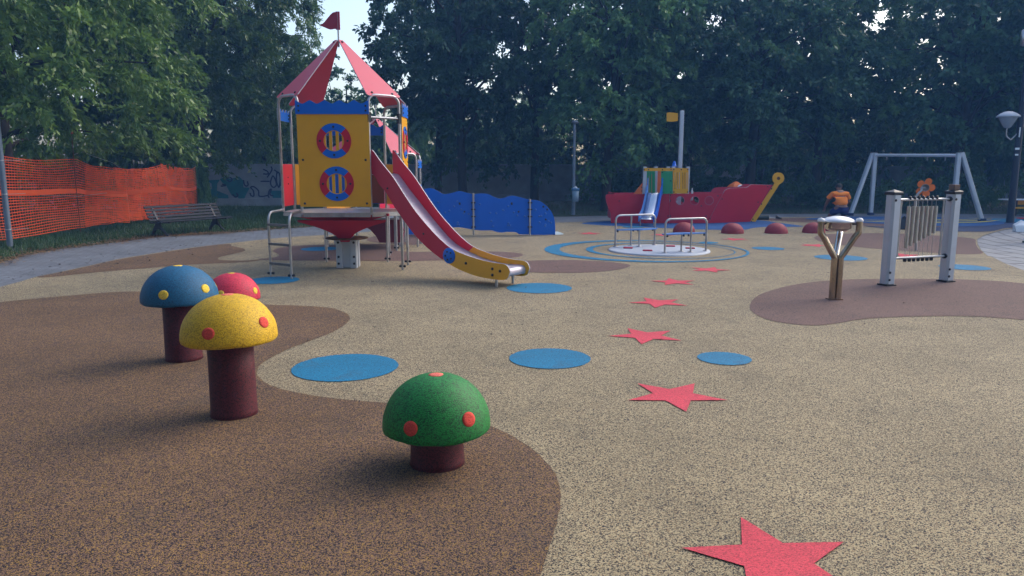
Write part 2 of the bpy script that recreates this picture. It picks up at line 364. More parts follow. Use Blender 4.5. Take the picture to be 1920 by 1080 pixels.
pv = [G(1911, 428.5), G(1887, 430.5), G(1865, 436), G(1843, 443), G(1833, 450), G(1834, 457), G(1840, 468), G(1852, 479), G(1862, 482.5), G(1886, 494.5), G(1921, 507.5), G(1991, 530.5), V(9.62, 8, 0), V(9.02, 4, 0), V(8.02, -6, 0), V(25, -7.5, 0), V(26, 10, 0), V(20.5, 17, 0), G(1990, 428)]
sheet('paved_terrace', pv, -.006, PAVER)
def patch(name, px, z, mat, sub=6, world=None, **k):
    pts = [G(*p) for p in px] if px else world
    return sheet(name, smooth_closed([(p.x, p.y, 0) for p in pts], sub), z, mat, **k)
# inlaid shapes of the soft surface
patch('brown_rubber_patch', [(70, 519), (106, 512), (167, 499), (224, 486.5), (300, 474.5), (360, 465.5), (400, 460), (430, 457.5), (434, 461), (447, 464), (459, 467.5), (456, 472), (435, 477), (414, 482), (409, 486), (420, 488), (454, 489), (485, 487), (480, 489.5), (435, 493), (360, 496), (300, 501), (224, 507), (153, 513.5), (92, 520)], .004, GBROWN)
patch('brown_rubber_patch', [(485, 486.8), (507, 484), (521, 481), (523, 478), (519, 475), (512, 471), (517, 467), (540, 462.5), (579, 460), (640, 459), (700, 457.5), (735, 459), (742, 466), (748, 471), (790, 472.5), (860, 471.5), (922, 472), (965, 474), (981, 478), (964, 483), (900, 486), (800, 489), (700, 489.5), (600, 489), (540, 488.5)], .004, GMAUVE)
patch('brown_rubber_patch', [(700, 444), (760, 436), (800, 438), (805, 450), (780, 459), (730, 457), (690, 452)], .004, GMAUVE)
patch('brown_rubber_patch', [(925, 501), (960, 492), (1000, 489), (1074, 488), (1139, 491), (1174, 495.5), (1181, 499), (1157, 506), (1093, 511.5), (1000, 511), (945, 508)], .004, GMAUVE)
fg = [V(-6.4, -3, 0), V(-6.4, 4.5, 0)]+[G(*p) for p in [(-80, 578), (0, 567), (150, 553), (256, 547), (380, 556), (480, 570), (560, 573.5), (620, 578), (652, 590), (654, 602), (630, 620), (590, 636), (540, 655), (500, 676), (482, 695), (492, 714), (525, 729), (580, 741), (650, 750), (740, 758), (830, 772), (910, 796), (970, 824), (1020, 862), (1048, 905), (1050, 955), (1034, 1015), (1012, 1080), (980, 1160)]]+[V(-.5, 1.6, 0), V(-1.4, -2.5, 0)]
sheet('brown_rubber_patch', ragged(smooth_closed([(p.x, p.y, 0) for p in fg], 6), .03, .004), .004, GBROWN)
sheet('brown_rubber_patch', smooth_closed([(p.x, p.y, 0) for p in [G(*q) for q in [(1406, 574), (1412, 586), (1435, 598), (1470, 606), (1524, 610.6), (1567, 607), (1620, 598.5), (1712, 594), (1819, 593.5), (1920, 600), (1990, 604), (2010, 580), (1985, 548), (1920, 532), (1820, 525), (1712, 523), (1577, 525), (1497, 533), (1440, 547), (1415, 559)]]], 6), .004, GMAUVE)
patch('brown_rubber_patch', [(1527, 447), (1535, 442), (1559, 439), (1648, 437.5), (1720, 440), (1796, 444.5), (1827, 448.5), (1829, 456), (1834, 466), (1843, 474.5), (1820, 477), (1778, 476), (1720, 472), (1678, 469.5), (1620, 464.5), (1589, 461), (1544, 454.5)], .004, GMAUVE)
patch('brown_rubber_patch', [(1430, 411.5), (1500, 408.8), (1600, 411), (1700, 417), (1790, 425), (1740, 429), (1650, 425), (1560, 420), (1480, 415.5)], .004, GMAUVE)
patch('blue_rubber_patch', [(1090, 419), (1125, 415.5), (1200, 413), (1320, 411.5), (1420, 413), (1460, 418), (1506, 424.5), (1470, 425.5), (1430, 426), (1410, 428), (1390, 431), (1300, 430), (1200, 425.5), (1130, 422.5)], .004, GBLUED)
patch('navy_rubber_patch', [(1620, 424), (1720, 427), (1830, 423), (1880, 416), (1925, 417), (1925, 425.5), (1885, 428), (1858, 434), (1800, 434.5), (1700, 431)], .008, GNAVY)
patch('blue_rubber_patch', [(1509, 411), (1560, 407.5), (1640, 406.6), (1760, 407.8), (1850, 411.5), (1884, 418), (1865, 422.5), (1810, 425), (1730, 423.5), (1640, 419.5), (1560, 414.5)], .012, GBLUED)
patch('blue_rubber_patch', [(1860, 411), (1900, 411), (1925, 413), (1920, 418), (1893, 417.5), (1868, 415)], .016, GBLUE)
def stripe(px, w, z, mat, name):      # a band of inlaid rubber that follows a line
    P = [G(*p) for p in px]; L = []; R = []
    for i, p in enumerate(P):
        t = (P[min(i+1, len(P)-1)]-P[max(i-1, 0)]).normalized(); nn = Vector((-t.y, t.x, 0))*w/2
        ww = 1 if 0 < i < len(P)-1 else .15
        L.append(p+nn*ww); R.append(p-nn*ww)
    return sheet(name, smooth_closed([(q.x, q.y, 0) for q in L+R[::-1]], 4), z, mat)
stripe([(1608, 415), (1660, 417), (1740, 418.5), (1830, 417.5), (1873, 413.5)], .22, .018, GYEL, 'yellow_stripe_inlay')
stripe([(1612, 412.8), (1670, 414.5), (1740, 415.6), (1810, 415), (1855, 412.5)], .20, .018, GYEL, 'yellow_stripe_inlay')
stripe([(1655, 410), (1700, 411.5), (1760, 412.5), (1815, 412), (1845, 410.8)], .20, .018, GYEL, 'yellow_stripe_inlay')
patch('pink_rubber_patch', [(1905, 409.5), (1925, 409), (1930, 410.5), (1914, 411)], .018, GPINK)
patch('pale_rubber_patch', [(1040, 435), (1046, 434.5), (1057, 439), (1048, 440.3), (1036, 440)], .004, GYEL if False else granule('pale_rubber', (.45, .55, .58), (.25, .3, .33), .2, 170))

def disc(u, vt, vb, label, mat=GBLUE, z=.005):
    a, c = G(u, vt), G(u, vb); ce = (a+c)/2; r = abs(a.y-c.y)/2
    o = sheet('circle_inlay', ragged([(r*cos(2*pi*i/48), r*sin(2*pi*i/48), 0) for i in range(48)]), z, mat, label, 'floor circle', None, group='blue circles inlaid in the soft surface')
    o.location = (ce.x, ce.y, 0); return o
disc(648, 664.5, 716.5, 'largest blue rubber circle, inlaid behind the green mushroom seat')
disc(1031, 654, 692.5, 'blue rubber circle midway between the largest circle and the smaller right one')
disc(1358, 660.5, 685.5, 'small blue rubber circle right of the stars, beside the second nearest star')
disc(1011, 531, 550.5, 'blue rubber circle at the foot of the big red slide')
disc(513, 519, 533, 'blue rubber circle under the feet of the steel ladder')
disc(600, 463.5, 471, 'blue rubber circle round a thin post behind the tower', z=.008)
disc(1440, 463, 469.3, 'blue rubber circle right of the roundabout rings, nearer of two')
disc(1329, 453.4, 456.9, 'tiny blue rubber circle touching the back of the roundabout rings')
disc(1576, 478, 489, 'blue rubber circle behind the steel drum fork')
disc(1808, 496, 507.3, 'blue rubber circle behind the right post of the chimes')
disc(1187, 424.5, 427.6, "thin blue rubber circle below the ship's small slide", z=.012)

def star(x, y, rot, label, R=.365, k=.41):
    pts = []
    for i in range(10):
        a = radians(rot+i*36); r = R if i % 2 == 0 else R*k; pts.append((r*cos(a), r*sin(a), 0))
    o = sheet('star_inlay', ragged(pts, .02, .0014), .006, GPINK, label, 'floor star', None, group='pink stars inlaid in the soft surface'); o.location = (x, y, 0)
star(1.085, 2.87, 94, 'nearest and largest pink star, cut by the bottom edge of the photo', .375)
star(1.155, 5.12, 54, 'pink star in front of the row of blue circles, second nearest')
star(1.288, 7.03, 38, 'pink star just behind the row of blue circles, third nearest')
star(1.758, 8.83, 37, 'fourth nearest pink star, between the row of circles and the small stars')
for u, v, r, lb in [(1264, 529, 20, 'fifth nearest pink star, beyond the blue circle of the big slide'), (1330, 506, 60, 'sixth nearest pink star, just in front of the roundabout rings'),
                    (1105, 438, 10, 'faint pink star right of the blue climbing wall'), (1240, 440.5, 45, 'faint pink star behind the roundabout, half hidden by its handrails'),
                    (1378, 449, 30, 'faint pink star in front of the second red dome'), (1527, 460.5, 50, 'pink star left of the drum fork'), (1697, 479, 15, 'pink star seen under the hanging chimes')]:
    p = G(u, v); star(p.x, p.y, r, lb, .345)
# roundabout rings
def ring(c1, r1, c2, r2, z, label):
    o = sheet('ring_inlay', [(c1[0]+r1*cos(2*pi*i/72), c1[1]+r1*sin(2*pi*i/72), 0) for i in range(72)], z, GBLUE, label, 'floor ring', None,
              holes=[[(c2[0]+r2*cos(2*pi*i/72), c2[1]+r2*sin(2*pi*i/72), 0) for i in range(72)]], group='blue rings round the roundabout')
ring((2.62, 14.68), 1.98, (2.74, 14.66), 1.80, .008, 'wide outer blue ring on the ground around the roundabout')
ring((2.90, 14.63), 1.44, (2.955, 14.61), 1.36, .008, 'thin inner blue ring on the ground around the roundabout')

# ------------------------------------------------------------------ MUSHROOM SEATS
def mushroom(loc, h_under, R, hc, capm, spotm, topspot, label, spots, rs=.147):
    t = thing('mushroom_seat', label, 'mushroom seat', loc, 'rubber mushroom seats'); L = Vector(loc)
    b = MB(); b.lathe(L, [(0, .0), (rs+.004, 0), (rs, .03), (rs-.003, h_under*.5), (rs-.004, h_under+.05), (0, h_under+.05)], 40); b.build('stem', CSTEM, t)
    prof = [(rs*.9, h_under+.010), (R*.80, h_under+.004), (R*.965, h_under-.002), (R*.99, h_under+.004), (R, h_under+.018)]
    z0 = h_under+.018; hh = hc-.018
    for i in range(1, 15): a = i/14*pi/2; prof.append((R*cos(a)**.95 if i < 14 else 0, z0+hh*sin(a)))
    b = MB(); b.lathe(L, prof, 56)
    rng = random.Random(int(R*1e4+L.x*100))
    ph = L.x*7; b.v = [tuple(Vector(v)+Vector((rng.uniform(-.0012, .0012),)*3)+Vector((0, 0, .0018*sin(4*atan2(v[1]-L.y, v[0]-L.x)+ph)+.001*sin(9*atan2(v[1]-L.y, v[0]-L.x)+ph)))*max(0, 1-(v[2]-h_under)/.12)) for v in b.v]
    b.build('cap', capm, t)
    def spot(az, el, r, m):
        b = MB(); n = 28; vs = []
        base = Vector((cos(el)*cos(az), cos(el)*sin(az), sin(el)))
        e1 = Vector((-sin(az), cos(az), 0)); e2 = base.cross(e1)
        for rr, off in ((0, .0022), (r*.6, .0022), (r*.98, .0018), (r, -.004)):
            for j in range(n):
                q = 2*pi*j/n; d = (base+(e1*cos(q)+e2*sin(q))*rr/R).normalized()
                ce = sqrt(d.x**2+d.y**2); e = atan2(d.z, ce); a = atan2(d.y, d.x)
                rad = R*cos(e)**.95+off; vs.append(L+Vector((rad*cos(a), rad*sin(a), z0+hh*sin(e)+off)))
        fs = [(i*n+j, i*n+(j+1) % n, (i+1)*n+(j+1) % n, (i+1)*n+j) for i in range(3) for j in range(n)]
        b.add(vs, fs, 0, True); b.build('spot', m, t)
    for az, el in spots: spot(radians(az), radians(el), .041, spotm)
    b = MB(); b.lathe(L, [(0, z0+hh+.002), (.025, z0+hh+.001), (.04, z0+hh-.0015), (.041, z0+hh-.008)], 28); b.build('spot', topspot, t)
mushroom((-.41, 3.90, 0), .205, .293, .298, CGRN, SPOTR, SPOTP, 'low green mushroom seat with red spots, nearest to the viewer', [(-112, 14), (-47, 20), (35, 18), (110, 16), (155, 18)])
mushroom((-1.83, 4.73, 0), .505, .300, .295, CYEL, SPOTR, SPOTP, 'tall yellow mushroom seat with red spots in front of the blue one', [(-94, 17), (-20, 24), (35, 18), (95, 16), (155, 18)])
mushroom((-2.78, 6.16, 0), .50, .305, .300, CBLUE, SPOTY, SPOTY, 'tall blue mushroom seat with yellow spots, leftmost of the four', [(-90, 17), (-22, 22), (35, 18), (95, 16), (155, 18), (190, 14)])
mushroom((-3.13, 8.25, 0), .15, .295, .295, CRED, SPOTY, SPOTY, 'low red mushroom seat mostly hidden behind the blue and yellow ones', [(-11, 18), (-95, 18), (35, 18), (95, 16), (155, 18), (213, 18)])

# ------------------------------------------------------------------ BIG PLAY TOWER
TW = thing('play_tower', 'large red, yellow and blue play tower with tent roof, porthole panel, ladder and red slide', 'play tower', (-2.665, 12.09, 0))
VX = {'L1': V(-3.19, 11.40, 0), 'L2': V(-3.59, 11.78, 0), 'L3': V(-3.59, 12.40, 0), 'L4': V(-3.19, 12.78, 0), 'R4': V(-2.14, 12.78, 0), 'R3': V(-1.74, 12.40, 0), 'R2': V(-1.74, 11.78, 0), 'R1': V(-2.14, 11.40, 0)}
order = ['L1', 'L2', 'L3', 'L4', 'R4', 'R3', 'R2', 'R1']
Z = lambda p, z: Vector((p[0], p[1], z))
PZ = .93
def hoop(a, c, z0a, z0c, ztop, rad=.021, rc=.13):
    a = Vector(a); c = Vector(c); d = (c-a); d.z = 0; L = d.length; d.normalize(); pts = [Z(a, z0a), Z(a, (z0a+ztop)/2)]
    for i in range(7): q = pi/2*i/6; pts.append(Z(a, 0)+d*(rc-rc*cos(q))+V(0, 0, ztop-rc+rc*sin(q)))
    for i in range(7): q = pi/2*i/6; pts.append(Z(c, 0)-d*(rc-rc*sin(q))+V(0, 0, ztop-rc+rc*cos(q)))
    pts += [Z(c, (z0c+ztop)/2), Z(c, z0c)]
    return MB().tube(pts, rad, 12)
HT = 2.68
hoop(VX['L2'], VX['L1'], PZ, PZ, HT).build('hoop_post', STEEL, TW)
hoop(VX['R1'], VX['R2'], PZ, 0, HT).build('hoop_post', STEEL, TW)
hoop(VX['L3'], VX['L4'], PZ, 0, HT-.08).build('hoop_post', STEEL, TW)
hoop(VX['R4'], VX['R3'], 0, 0, HT-.08).build('hoop_post', STEEL, TW)
# deck
b = MB(); b.plate([[(VX[k].x*1, VX[k].y) for k in order]], (0, 0, PZ-.02), (1, 0, 0), (0, 1, 0), .035, 0, 1); b.build('deck', [plain('deck_plate', (.55, .58, .62), .3, .5, var=.06), STEEL], TW)
b = MB()
for z, r in ((PZ-.055, .02),):
    pp = [Z(VX[k], z) for k in order]; 
    for i in range(8): b.box((pp[i]+pp[(i+1) % 8])/2, ((pp[i]-pp[(i+1) % 8]).length-.03, .03, .03), atan2((pp[(i+1) % 8]-pp[i]).y, (pp[(i+1) % 8]-pp[i]).x))
b.build('deck_frame', STEEL, TW)
# curved red brackets: two crossing boards that flare from the post to the deck
for sgn, nm in ((1, 'flared_bracket'), (-1, 'flared_bracket')):
    ext = .93; prof = []
    for i in range(13): t = i/12; prof.append((.09+(ext-.09)*t, .50+.37*(t**.42)))
    loop = [(x, z) for x, z in prof]+[(ext, .905)]+[(-ext, .905)]+[(-x, z) for x, z in prof[::-1]]
    b = MB(); dx = Vector((.82, .57*sgn, 0)).normalized(); b.plate([loop], (-2.665, 12.09, 0), dx, (0, 0, 1), .022); o = b.build(nm, RED, TW)
    nn = Vector((dx.y, -dx.x, 0)); nn = nn if nn.y < 0 else -nn
    bolts([V(-2.665, 12.09, 0)+dx*x+nn*.012+V(0, 0, z) for x, z in ((.6, .87), (-.6, .87), (.12, .60), (-.12, .60), (.08, .72))], nn).build('bolt', BOLT, o)
# front face of the cone (board across the front, as seen between the brackets)
loop = []
for i in range(13): t = i/12; loop.append((.07+.62*t, .50+.38*(t**.5)))
loop = loop+[(.69, .905), (-.69, .905)]+[(-x, z) for x, z in loop[::-1]]
b = MB(); b.plate([loop], (-2.665, 11.78, 0), (1, 0, 0), Vector((0, -.55, 1)).normalized(), .02)
o = b.build('cone_board', RED, TW); o.location.y -= -.36; o.location.z += 0
b = MB(); b.lathe((-2.665, 12.03, 0), [(0, .475), (.33, .475), (.345, .485), (.33, .495), (0, .497)], 36); b.build('post_collar', RUST, TW)
b = MB(); c0 = V(-2.665, 12.06, 0)
b.box(c0+V(0, .02, .24), (.20, .20, .48)); b.box(c0+V(-.115, -.07, .24), (.10, .10, .478)); b.box(c0+V(.115, -.07, .24), (.10, .10, .478)); b.box(c0+V(-.115, .11, .24), (.10, .10, .478)); b.box(c0+V(.115, .11, .24), (.10, .10, .478))
po = b.build('centre_post', ALU, TW)
bolts([c0+V(x, -.122, z) for x in (-.125, .125) for z in (.08, .19, .42)], (0, -1, 0), .02, .02).build('bolt', BOLT, po)
# panels
def rect(x0, z0, x1, z1): return [(x0, z0), (x1, z0), (x1, z1), (x0, z1)]
def slot_panel(O, ax, W, z0, z1, ports, mat, name, nrm, t=.016, crest=None, ring_=True, bars=True, bl=None):
    """board with round ports whose centre keeps slats; ports: (x, z, R)"""
    holes = []
    for (x, z, R) in ports:
        ri = R*.60
        for (sx, sw) in ((-.62, .30), (0, .34), (.62, .30)):
            cx = sx*ri; hw = sw*ri*.5; top = []
            for k in range(7): q = -hw+2*hw*k/6; top.append((x+cx+q, z+sqrt(max(1e-6, (ri*.93)**2-(cx+q)**2))))
            holes.append(top+[(p[0], 2*z-p[1]) for p in top[::-1]])
    b = MB(); b.plate([rect(0, z0, W, z1)]+holes, O, ax, (0, 0, 1), t, 0, 1)
    p = b.build(name, [mat, EDGE], TW); nrm = Vector(nrm)
    for (x, z, R) in ports:
        if not ring_: break
        for k in range(4):
            a0 = pi/4+k*pi/2; L = []
            for i in range(13): a = a0+pi/2*i/12; L.append((x+R*cos(a), z+R*sin(a)))
            for i in range(13): a = a0+pi/2*(12-i)/12; L.append((x+R*.60*cos(a), z+R*.60*sin(a)))
            bb = MB(); bb.plate([L], Vector(O)+nrm*(t/2+.007), ax, (0, 0, 1), .012); rg = bb.build('porthole_ring', BLUE if k % 2 == 0 else RED, p)
            a = a0+pi/4; 
            bolts([Vector(O)+Vector(ax)*(x+R*.8*cos(a))+V(0, 0, z+R*.8*sin(a))+nrm*(t/2+.013)], nrm, .018, .014).build('bolt', BOLT, p)
    if bl: bolts([Vector(O)+Vector(ax)*x+V(0, 0, z)+nrm*t/2 for x, z in bl], nrm, .018, .014).build('bolt', BOLT, p)
    return p
FO = V(-3.205, 11.372, 0)
slot_panel(FO, (1, 0, 0), 1.075, 1.02, 2.42, [(.545, 2.00, .258), (.565, 1.365, .258)], YEL, 'porthole_panel', (0, -1, 0), bl=[(.07, 1.72), (1.01, 1.72), (.07, 1.07), (1.01, 1.07)])
def crest(O, ax, W, z0, z1, nrm, parent=TW, n=5, mat=BLUE):
    L = [(0, z0), (W, z0)]
    for i in range(n*8+1): x = W*(1-i/(n*8)); L.append((x, z1-.035+.022*cos(i/8*2*pi)+(.008 if i % 8 == 0 else 0)))
    b = MB(); b.plate([L], O, ax, (0, 0, 1), .016, 0, 1); p = b.build('wavy_crest', [mat, EDGE], parent)
    bolts([Vector(O)+Vector(ax)*x+V(0, 0, z)+Vector(nrm)*.008 for x in (.05, W-.05) for z in (z0+.05, z1-.09)], nrm, .016, .012).build('bolt', BOLT, p)
crest(FO+V(-.01, -.018, 0), (1, 0, 0), 1.095, 2.39, 2.60, (0, -1, 0))
# right side, left side, back
SO = V(-1.712, 11.80, 0)
slot_panel(SO, (0, 1, 0), .60, 1.02, 2.42, [(.30, 2.0, .25)], YEL, 'side_panel', (1, 0, 0), bl=[(.05, 1.7), (.55, 1.7)])
crest(SO+V(.018, -.01, 0), (0, 1, 0), .62, 2.39, 2.60, (1, 0, 0), n=3)
crest(V(-3.62, 11.80, 0), (0, 1, 0), .60, 2.33, 2.52, (1, 0, 0), n=4)
b = MB(); b.plate([rect(0, 1.0, .56, 1.66)], V(-3.60, 11.81, 0), (0, 1, 0), (0, 0, 1), .016, 0, 1); p = b.build('side_barrier', [RED, EDGE], TW)
bolts([V(-3.59, 11.81+y, z) for y, z in ((.28, 1.35), (.28, 1.45))], (1, 0, 0), .012).build('bolt', BOLT, p)
def between(a, c, z0, z1, mat, name, off=0., hole=None, inset=.03):
    a = Vector(a); c = Vector(c); d = (c-a); L = d.length; d.normalize(); n = Vector((d.y, -d.x, 0))
    loops = [rect(inset, z0, L-inset, z1)]
    if hole: loops.append(circ2(*hole))
    b = MB(); b.plate(loops, Z(a, 0)+n*off, d, (0, 0, 1), .016, 0, 1); return b.build(name, [mat, EDGE], TW)
between(VX['L3'], VX['L4'], 1.0, 1.66, YEL, 'corner_barrier', .0, (.42, 1.33, .12))
between(VX['R4'], VX['R3'], 1.0, 1.66, YEL, 'corner_barrier')
between(VX['L4']+V(0, .02, 0), VX['R4']+V(0, .02, 0), 1.0, 1.66, BLUE, 'back_barrier', inset=.03)
b = MB(); b.plate([rect(.60, 1.01, 1.02, 1.70)], VX['L4']+V(0, -.02, 0), (1, 0, 0), (0, 0, 1), .016, 0, 1); b.build('inner_board', [plain('shaded_board', (.20, .06, .03), .45), EDGE], TW)  # brown carries the shade inside the tower, painted into the board
crest(VX['L4']+V(.0, .02, 0), (1, 0, 0), 1.05, 2.14, 2.33, (0, -1, 0))
# clamp bar over the slide
b = MB(); a, c = VX['R1'], VX['R2']; b.tube([Z(a, 2.35), Z(c, 2.35)], .019, 10); gb = b.build('grab_bar', STEEL, TW)
for q in (a, c):
    b = MB(); b.box(Z(q, 2.35), (.06, .06, .15), pi/4); b.build('clamp', BLACK, gb)
# roof: four tapering boards over the hoops
apx = V(-2.70, 12.09, 3.56)
def roof_board(a, c, zl, over=.02, parent=TW, apex=apx, zt=None, wid=.035, mat=SKYLIT_RED):
    a = Vector(a); c = Vector(c); mid = (a+c)/2; out = (mid-Vector((apex.x, apex.y, 0))); out.z = 0; o = out.normalized(); d = (c-a).normalized()
    A = Z(a-d*.025+o*over, zl); C = Z(c+d*.025+o*over, zl); T1 = apex+o*.04-d*wid; T2 = apex+o*.04+d*wid
    n = (C-A).cross(T1-A).normalized()
    if n.z < 0: n = -n
    t = .014; vs = []
    U = ((T1+T2)/2-(A+C)/2).normalized(); A2 = A+U*.03; C2 = C+U*.03; A1 = A+(C-A).normalized()*.03; C1 = C-(C-A).normalized()*.03
    P = [A1, C1, C2, T2, T1, A2]
    vs = [p+n*t/2 for p in P]+[p-n*t/2 for p in P]
    b = MB(); b.add(vs, [(0, 1, 2, 3, 4, 5), (11, 10, 9, 8, 7, 6)], 0); b.add(vs, [(i, (i+1) % 6, 6+(i+1) % 6, 6+i) for i in range(6)], 1)
    ob = b.build('roof_board', [mat, EDGE], parent)
    m = (A+C)/2; e = (C-A).normalized()
    bolts([A+e*.12+U*.07+n*t/2, C-e*.12+U*.07+n*t/2, (T1+T2)/2-U*.05+n*t/2], n, .018, .016).build('bolt', BOLT, ob)
roof_board(VX['L2'], VX['L1'], 2.66); roof_board(VX['R1'], VX['R2'], 2.66); roof_board(VX['L3'], VX['L4'], 2.60); roof_board(VX['R4'], VX['R3'], 2.60)
b = MB(); b.cyl(apx+V(0, 0, -.1), apx+V(0, 0, .43), .014, 10); fp = b.build('flag_pole', STEEL, TW)
L = [(-.02, .40), (-.08, .41), (-.16, .33), (-.22, .265), (-.27, .235), (-.28, .225), (-.22, .20), (-.13, .165), (-.06, .175), (-.02, .19)]
b = MB(); b.plate([smooth_closed([(x, y, 0) for x, y in L], 3)], apx, (1, 0, 0), (0, 0, 1), .014); b.plate([rect(-.03, .16, .03, .43)], apx, (1, 0, 0), (0, 0, 1), .026); b.build('flag', plain('flag_red', (.33, .03, .06), .4), fp)
# ladder
LT = [Z(VX['L2'], PZ+.02), Z(VX['L1'], PZ+.02)]; LBs = [V(-3.60, 11.05, 0), V(-3.22, 10.80, 0)]
rails = []
for tp, bt in zip(LT, LBs):
    h = tp-bt; h.z = 0; d = h.normalized(); L = h.length; rc = .16
    tp = tp-d*.02
    pts = [tp, tp-d*(L-rc-.02)*.5, tp-d*(L-rc-.02)]
    c = Z(bt, PZ+.02-rc)+d*rc
    for i in range(1, 8): q = pi/2*i/7; pts.append(c+V(0, 0, rc*cos(q))-d*rc*sin(q))
    pts += [Z(bt, .45), Z(bt, 0)]
    b = MB(); b.tube(pts, .019, 12); r_ = b.build('ladder_rail', STEEL, TW)
    b = MB()
    for s in (-1, 1): b.lathe(Z(bt, .05)+V(.03*s, -.0, 0), [(0, -.02), (.018, -.02), (.02, 0), (.018, .02), (0, .02)], 8, R=Matrix.Rotation(pi/2, 3, 'Y'))
    b.box(tp+d*-.03, (.075, .05, .05), atan2(d.y, d.x), mi=1); b.build('foot_bolt', [BOLT, STEEL], r_)
for z in (.20, .49, .775):
    b = MB(); dd = (LBs[1]-LBs[0]); b.box(Z((LBs[0]+LBs[1])/2, z), (dd.length, .05, .034), atan2(dd.y, dd.x)); b.build('ladder_rung', RUNG, TW)
for q in ('R2', 'R3', 'R4', 'L4'):
    bb = MB()
    for s in (-1, 1): bb.lathe(Z(VX[q], .06)+V(.032*s, 0, 0), [(0, -.02), (.018, -.02), (.02, 0), (.018, .02), (0, .02)], 8, R=Matrix.Rotation(pi/2, 3, 'Y'))
    bb.build('foot_bolt', BOLT, TW)
# the big slide
SD = Vector((.8, -.6, 0)); SN = Vector((.6, .8, 0)); S0 = V(-1.94, 11.59, 0)
UP = [(-.06, 1.86), (-.02, 1.86), (.16, 1.68), (.39, 1.475), (.61, 1.23), (.85, .975), (1.12, .745), (1.35, .58), (1.56, .468), (1.80, .405), (2.05, .36), (2.30, .335), (2.46, .33), (2.53, .30), (2.565, .235)]
LO = [(2.54, .16), (2.47, .118), (2.27, .108), (1.96, .13), (1.63, .205), (1.36, .31), (1.07, .46), (.81, .645), (.57, .87), (.38, 1.07), (.24, 1.24), (.10, 1.36), (.02, 1.47), (-.06, 1.52)]
def dens(P, k=4):
    out = []
    for i in range(len(P)-1):
        p0 = Vector(P[max(i-1, 0)]); p1 = Vector(P[i]); p2 = Vector(P[i+1]); p3 = Vector(P[min(i+2, len(P)-1)])
        for j in range(k):
            t = j/k; out.append(tuple(.5*((2*p1)+(p2-p0)*t+(2*p0-5*p1+4*p2-p3)*t*t+(3*p1-p0-3*p2+p3)*t**3)))
    return out+[P[-1]]
UPd, LOd = dens(UP), dens(LO)
def split_side(side):
    O = S0+SN*(.225*side); js = 1.60
    up1 = [p for p in UPd if p[0] <= js-.04]; up2 = [p for p in UPd if p[0] > js-.04]
    lo2 = [p for p in LOd if p[0] > js-.20]; lo1 = [p for p in LOd if p[0] <= js-.20]
    ja = up1[-1]; jb = lo1[0]
    b = MB(); b.plate([up1+[jb]+lo1[1:]], O, SD, (0, 0, 1), .02, 0, 1); p1 = b.build('slide_side_board', [RED, EDGE], TW)
    g = .006
    b = MB(); b.plate([[(ja[0]+g, ja[1])]+up2+lo2+[(jb[0]+g, jb[1])]], O, SD, (0, 0, 1), .02, 0, 1); p2 = b.build('slide_end_board', [YEL, EDGE], TW)
    nn = SN*side
    if side < 0:
        b = MB(); cc = O+SD*1.49+V(0, 0, .375)+nn*.014; b.lathe(cc, [(0, .012), (.105, .012), (.112, .006), (.112, -.004)], 28, R=nn.to_track_quat('Z', 'Y').to_matrix()); k = b.build('joint_disc', BLUE, TW)
        bolts([cc+nn*.01+SD*.06*cos(q)+V(0, 0, .06*sin(q)) for q in (0.8, 2.0, 3.2, 4.4, 5.6)], nn, .015, .014).build('bolt', BOLT, k)
        bolts([O+SD*s+V(0, 0, z)+nn*.01 for s, z in ((.28, 1.30), (1.0, .66))], nn, .016, .014).build('bolt', BOLT, p1)
        bolts([O+SD*s+V(0, 0, z)+nn*.01 for s, z in ((1.80, .29), (2.27, .25), (2.40, .23), (2.27, .165))], nn, .020, .016).build('bolt', BOLT, p2)
split_side(-1); split_side(1)
CH = dens([(-.12, 1.50), (.04, 1.50), (.15, 1.41), (.27, 1.29), (.49, 1.09), (.71, .89), (.93, .70), (1.12, .55), (1.29, .455), (1.51, .375), (1.72, .315), (1.95, .275), (2.18, .255), (2.40, .262), (2.47, .25), (2.49, .21), (2.48, .165), (2.43, .14)], 5)
b = MB(); prof = []
cs = [(-.213, .045), (-.195, .012), (-.15, 0), (0, 0), (.15, 0), (.2, .004), (.213, .010)]
vs = []
for i, (s, z) in enumerate(CH):
    p0 = CH[max(i-1, 0)]; p1 = CH[min(i+1, len(CH)-1)]; tx, tz = p1[0]-p0[0], p1[1]-p0[1]; Ln = hypot(tx, tz); nx, nz_ = -tz/Ln, tx/Ln
    if nz_ < 0 and s < 2.45: nx, nz_ = -nx, -nz_
    for w, h in cs: vs.append(S0+SD*(s+nx*h)+SN*w+V(0, 0, z+nz_*h))
m_ = len(cs); b.add(vs, [(i*m_+j, i*m_+j+1, (i+1)*m_+j+1, (i+1)*m_+j) for i in range(len(CH)-1) for j in range(m_-1)], 0, True)
o = b.build('slide_chute', CHUTE, TW); so = o.modifiers.new('thick', 'SOLIDIFY'); so.thickness = .004
for side in (-1, 1):
    b = MB(); p = S0+SD*2.30+SN*(.185*side); b.cyl(Z(p, 0), Z(p, .20), .02, 10); b.build('slide_foot', STEEL, TW)
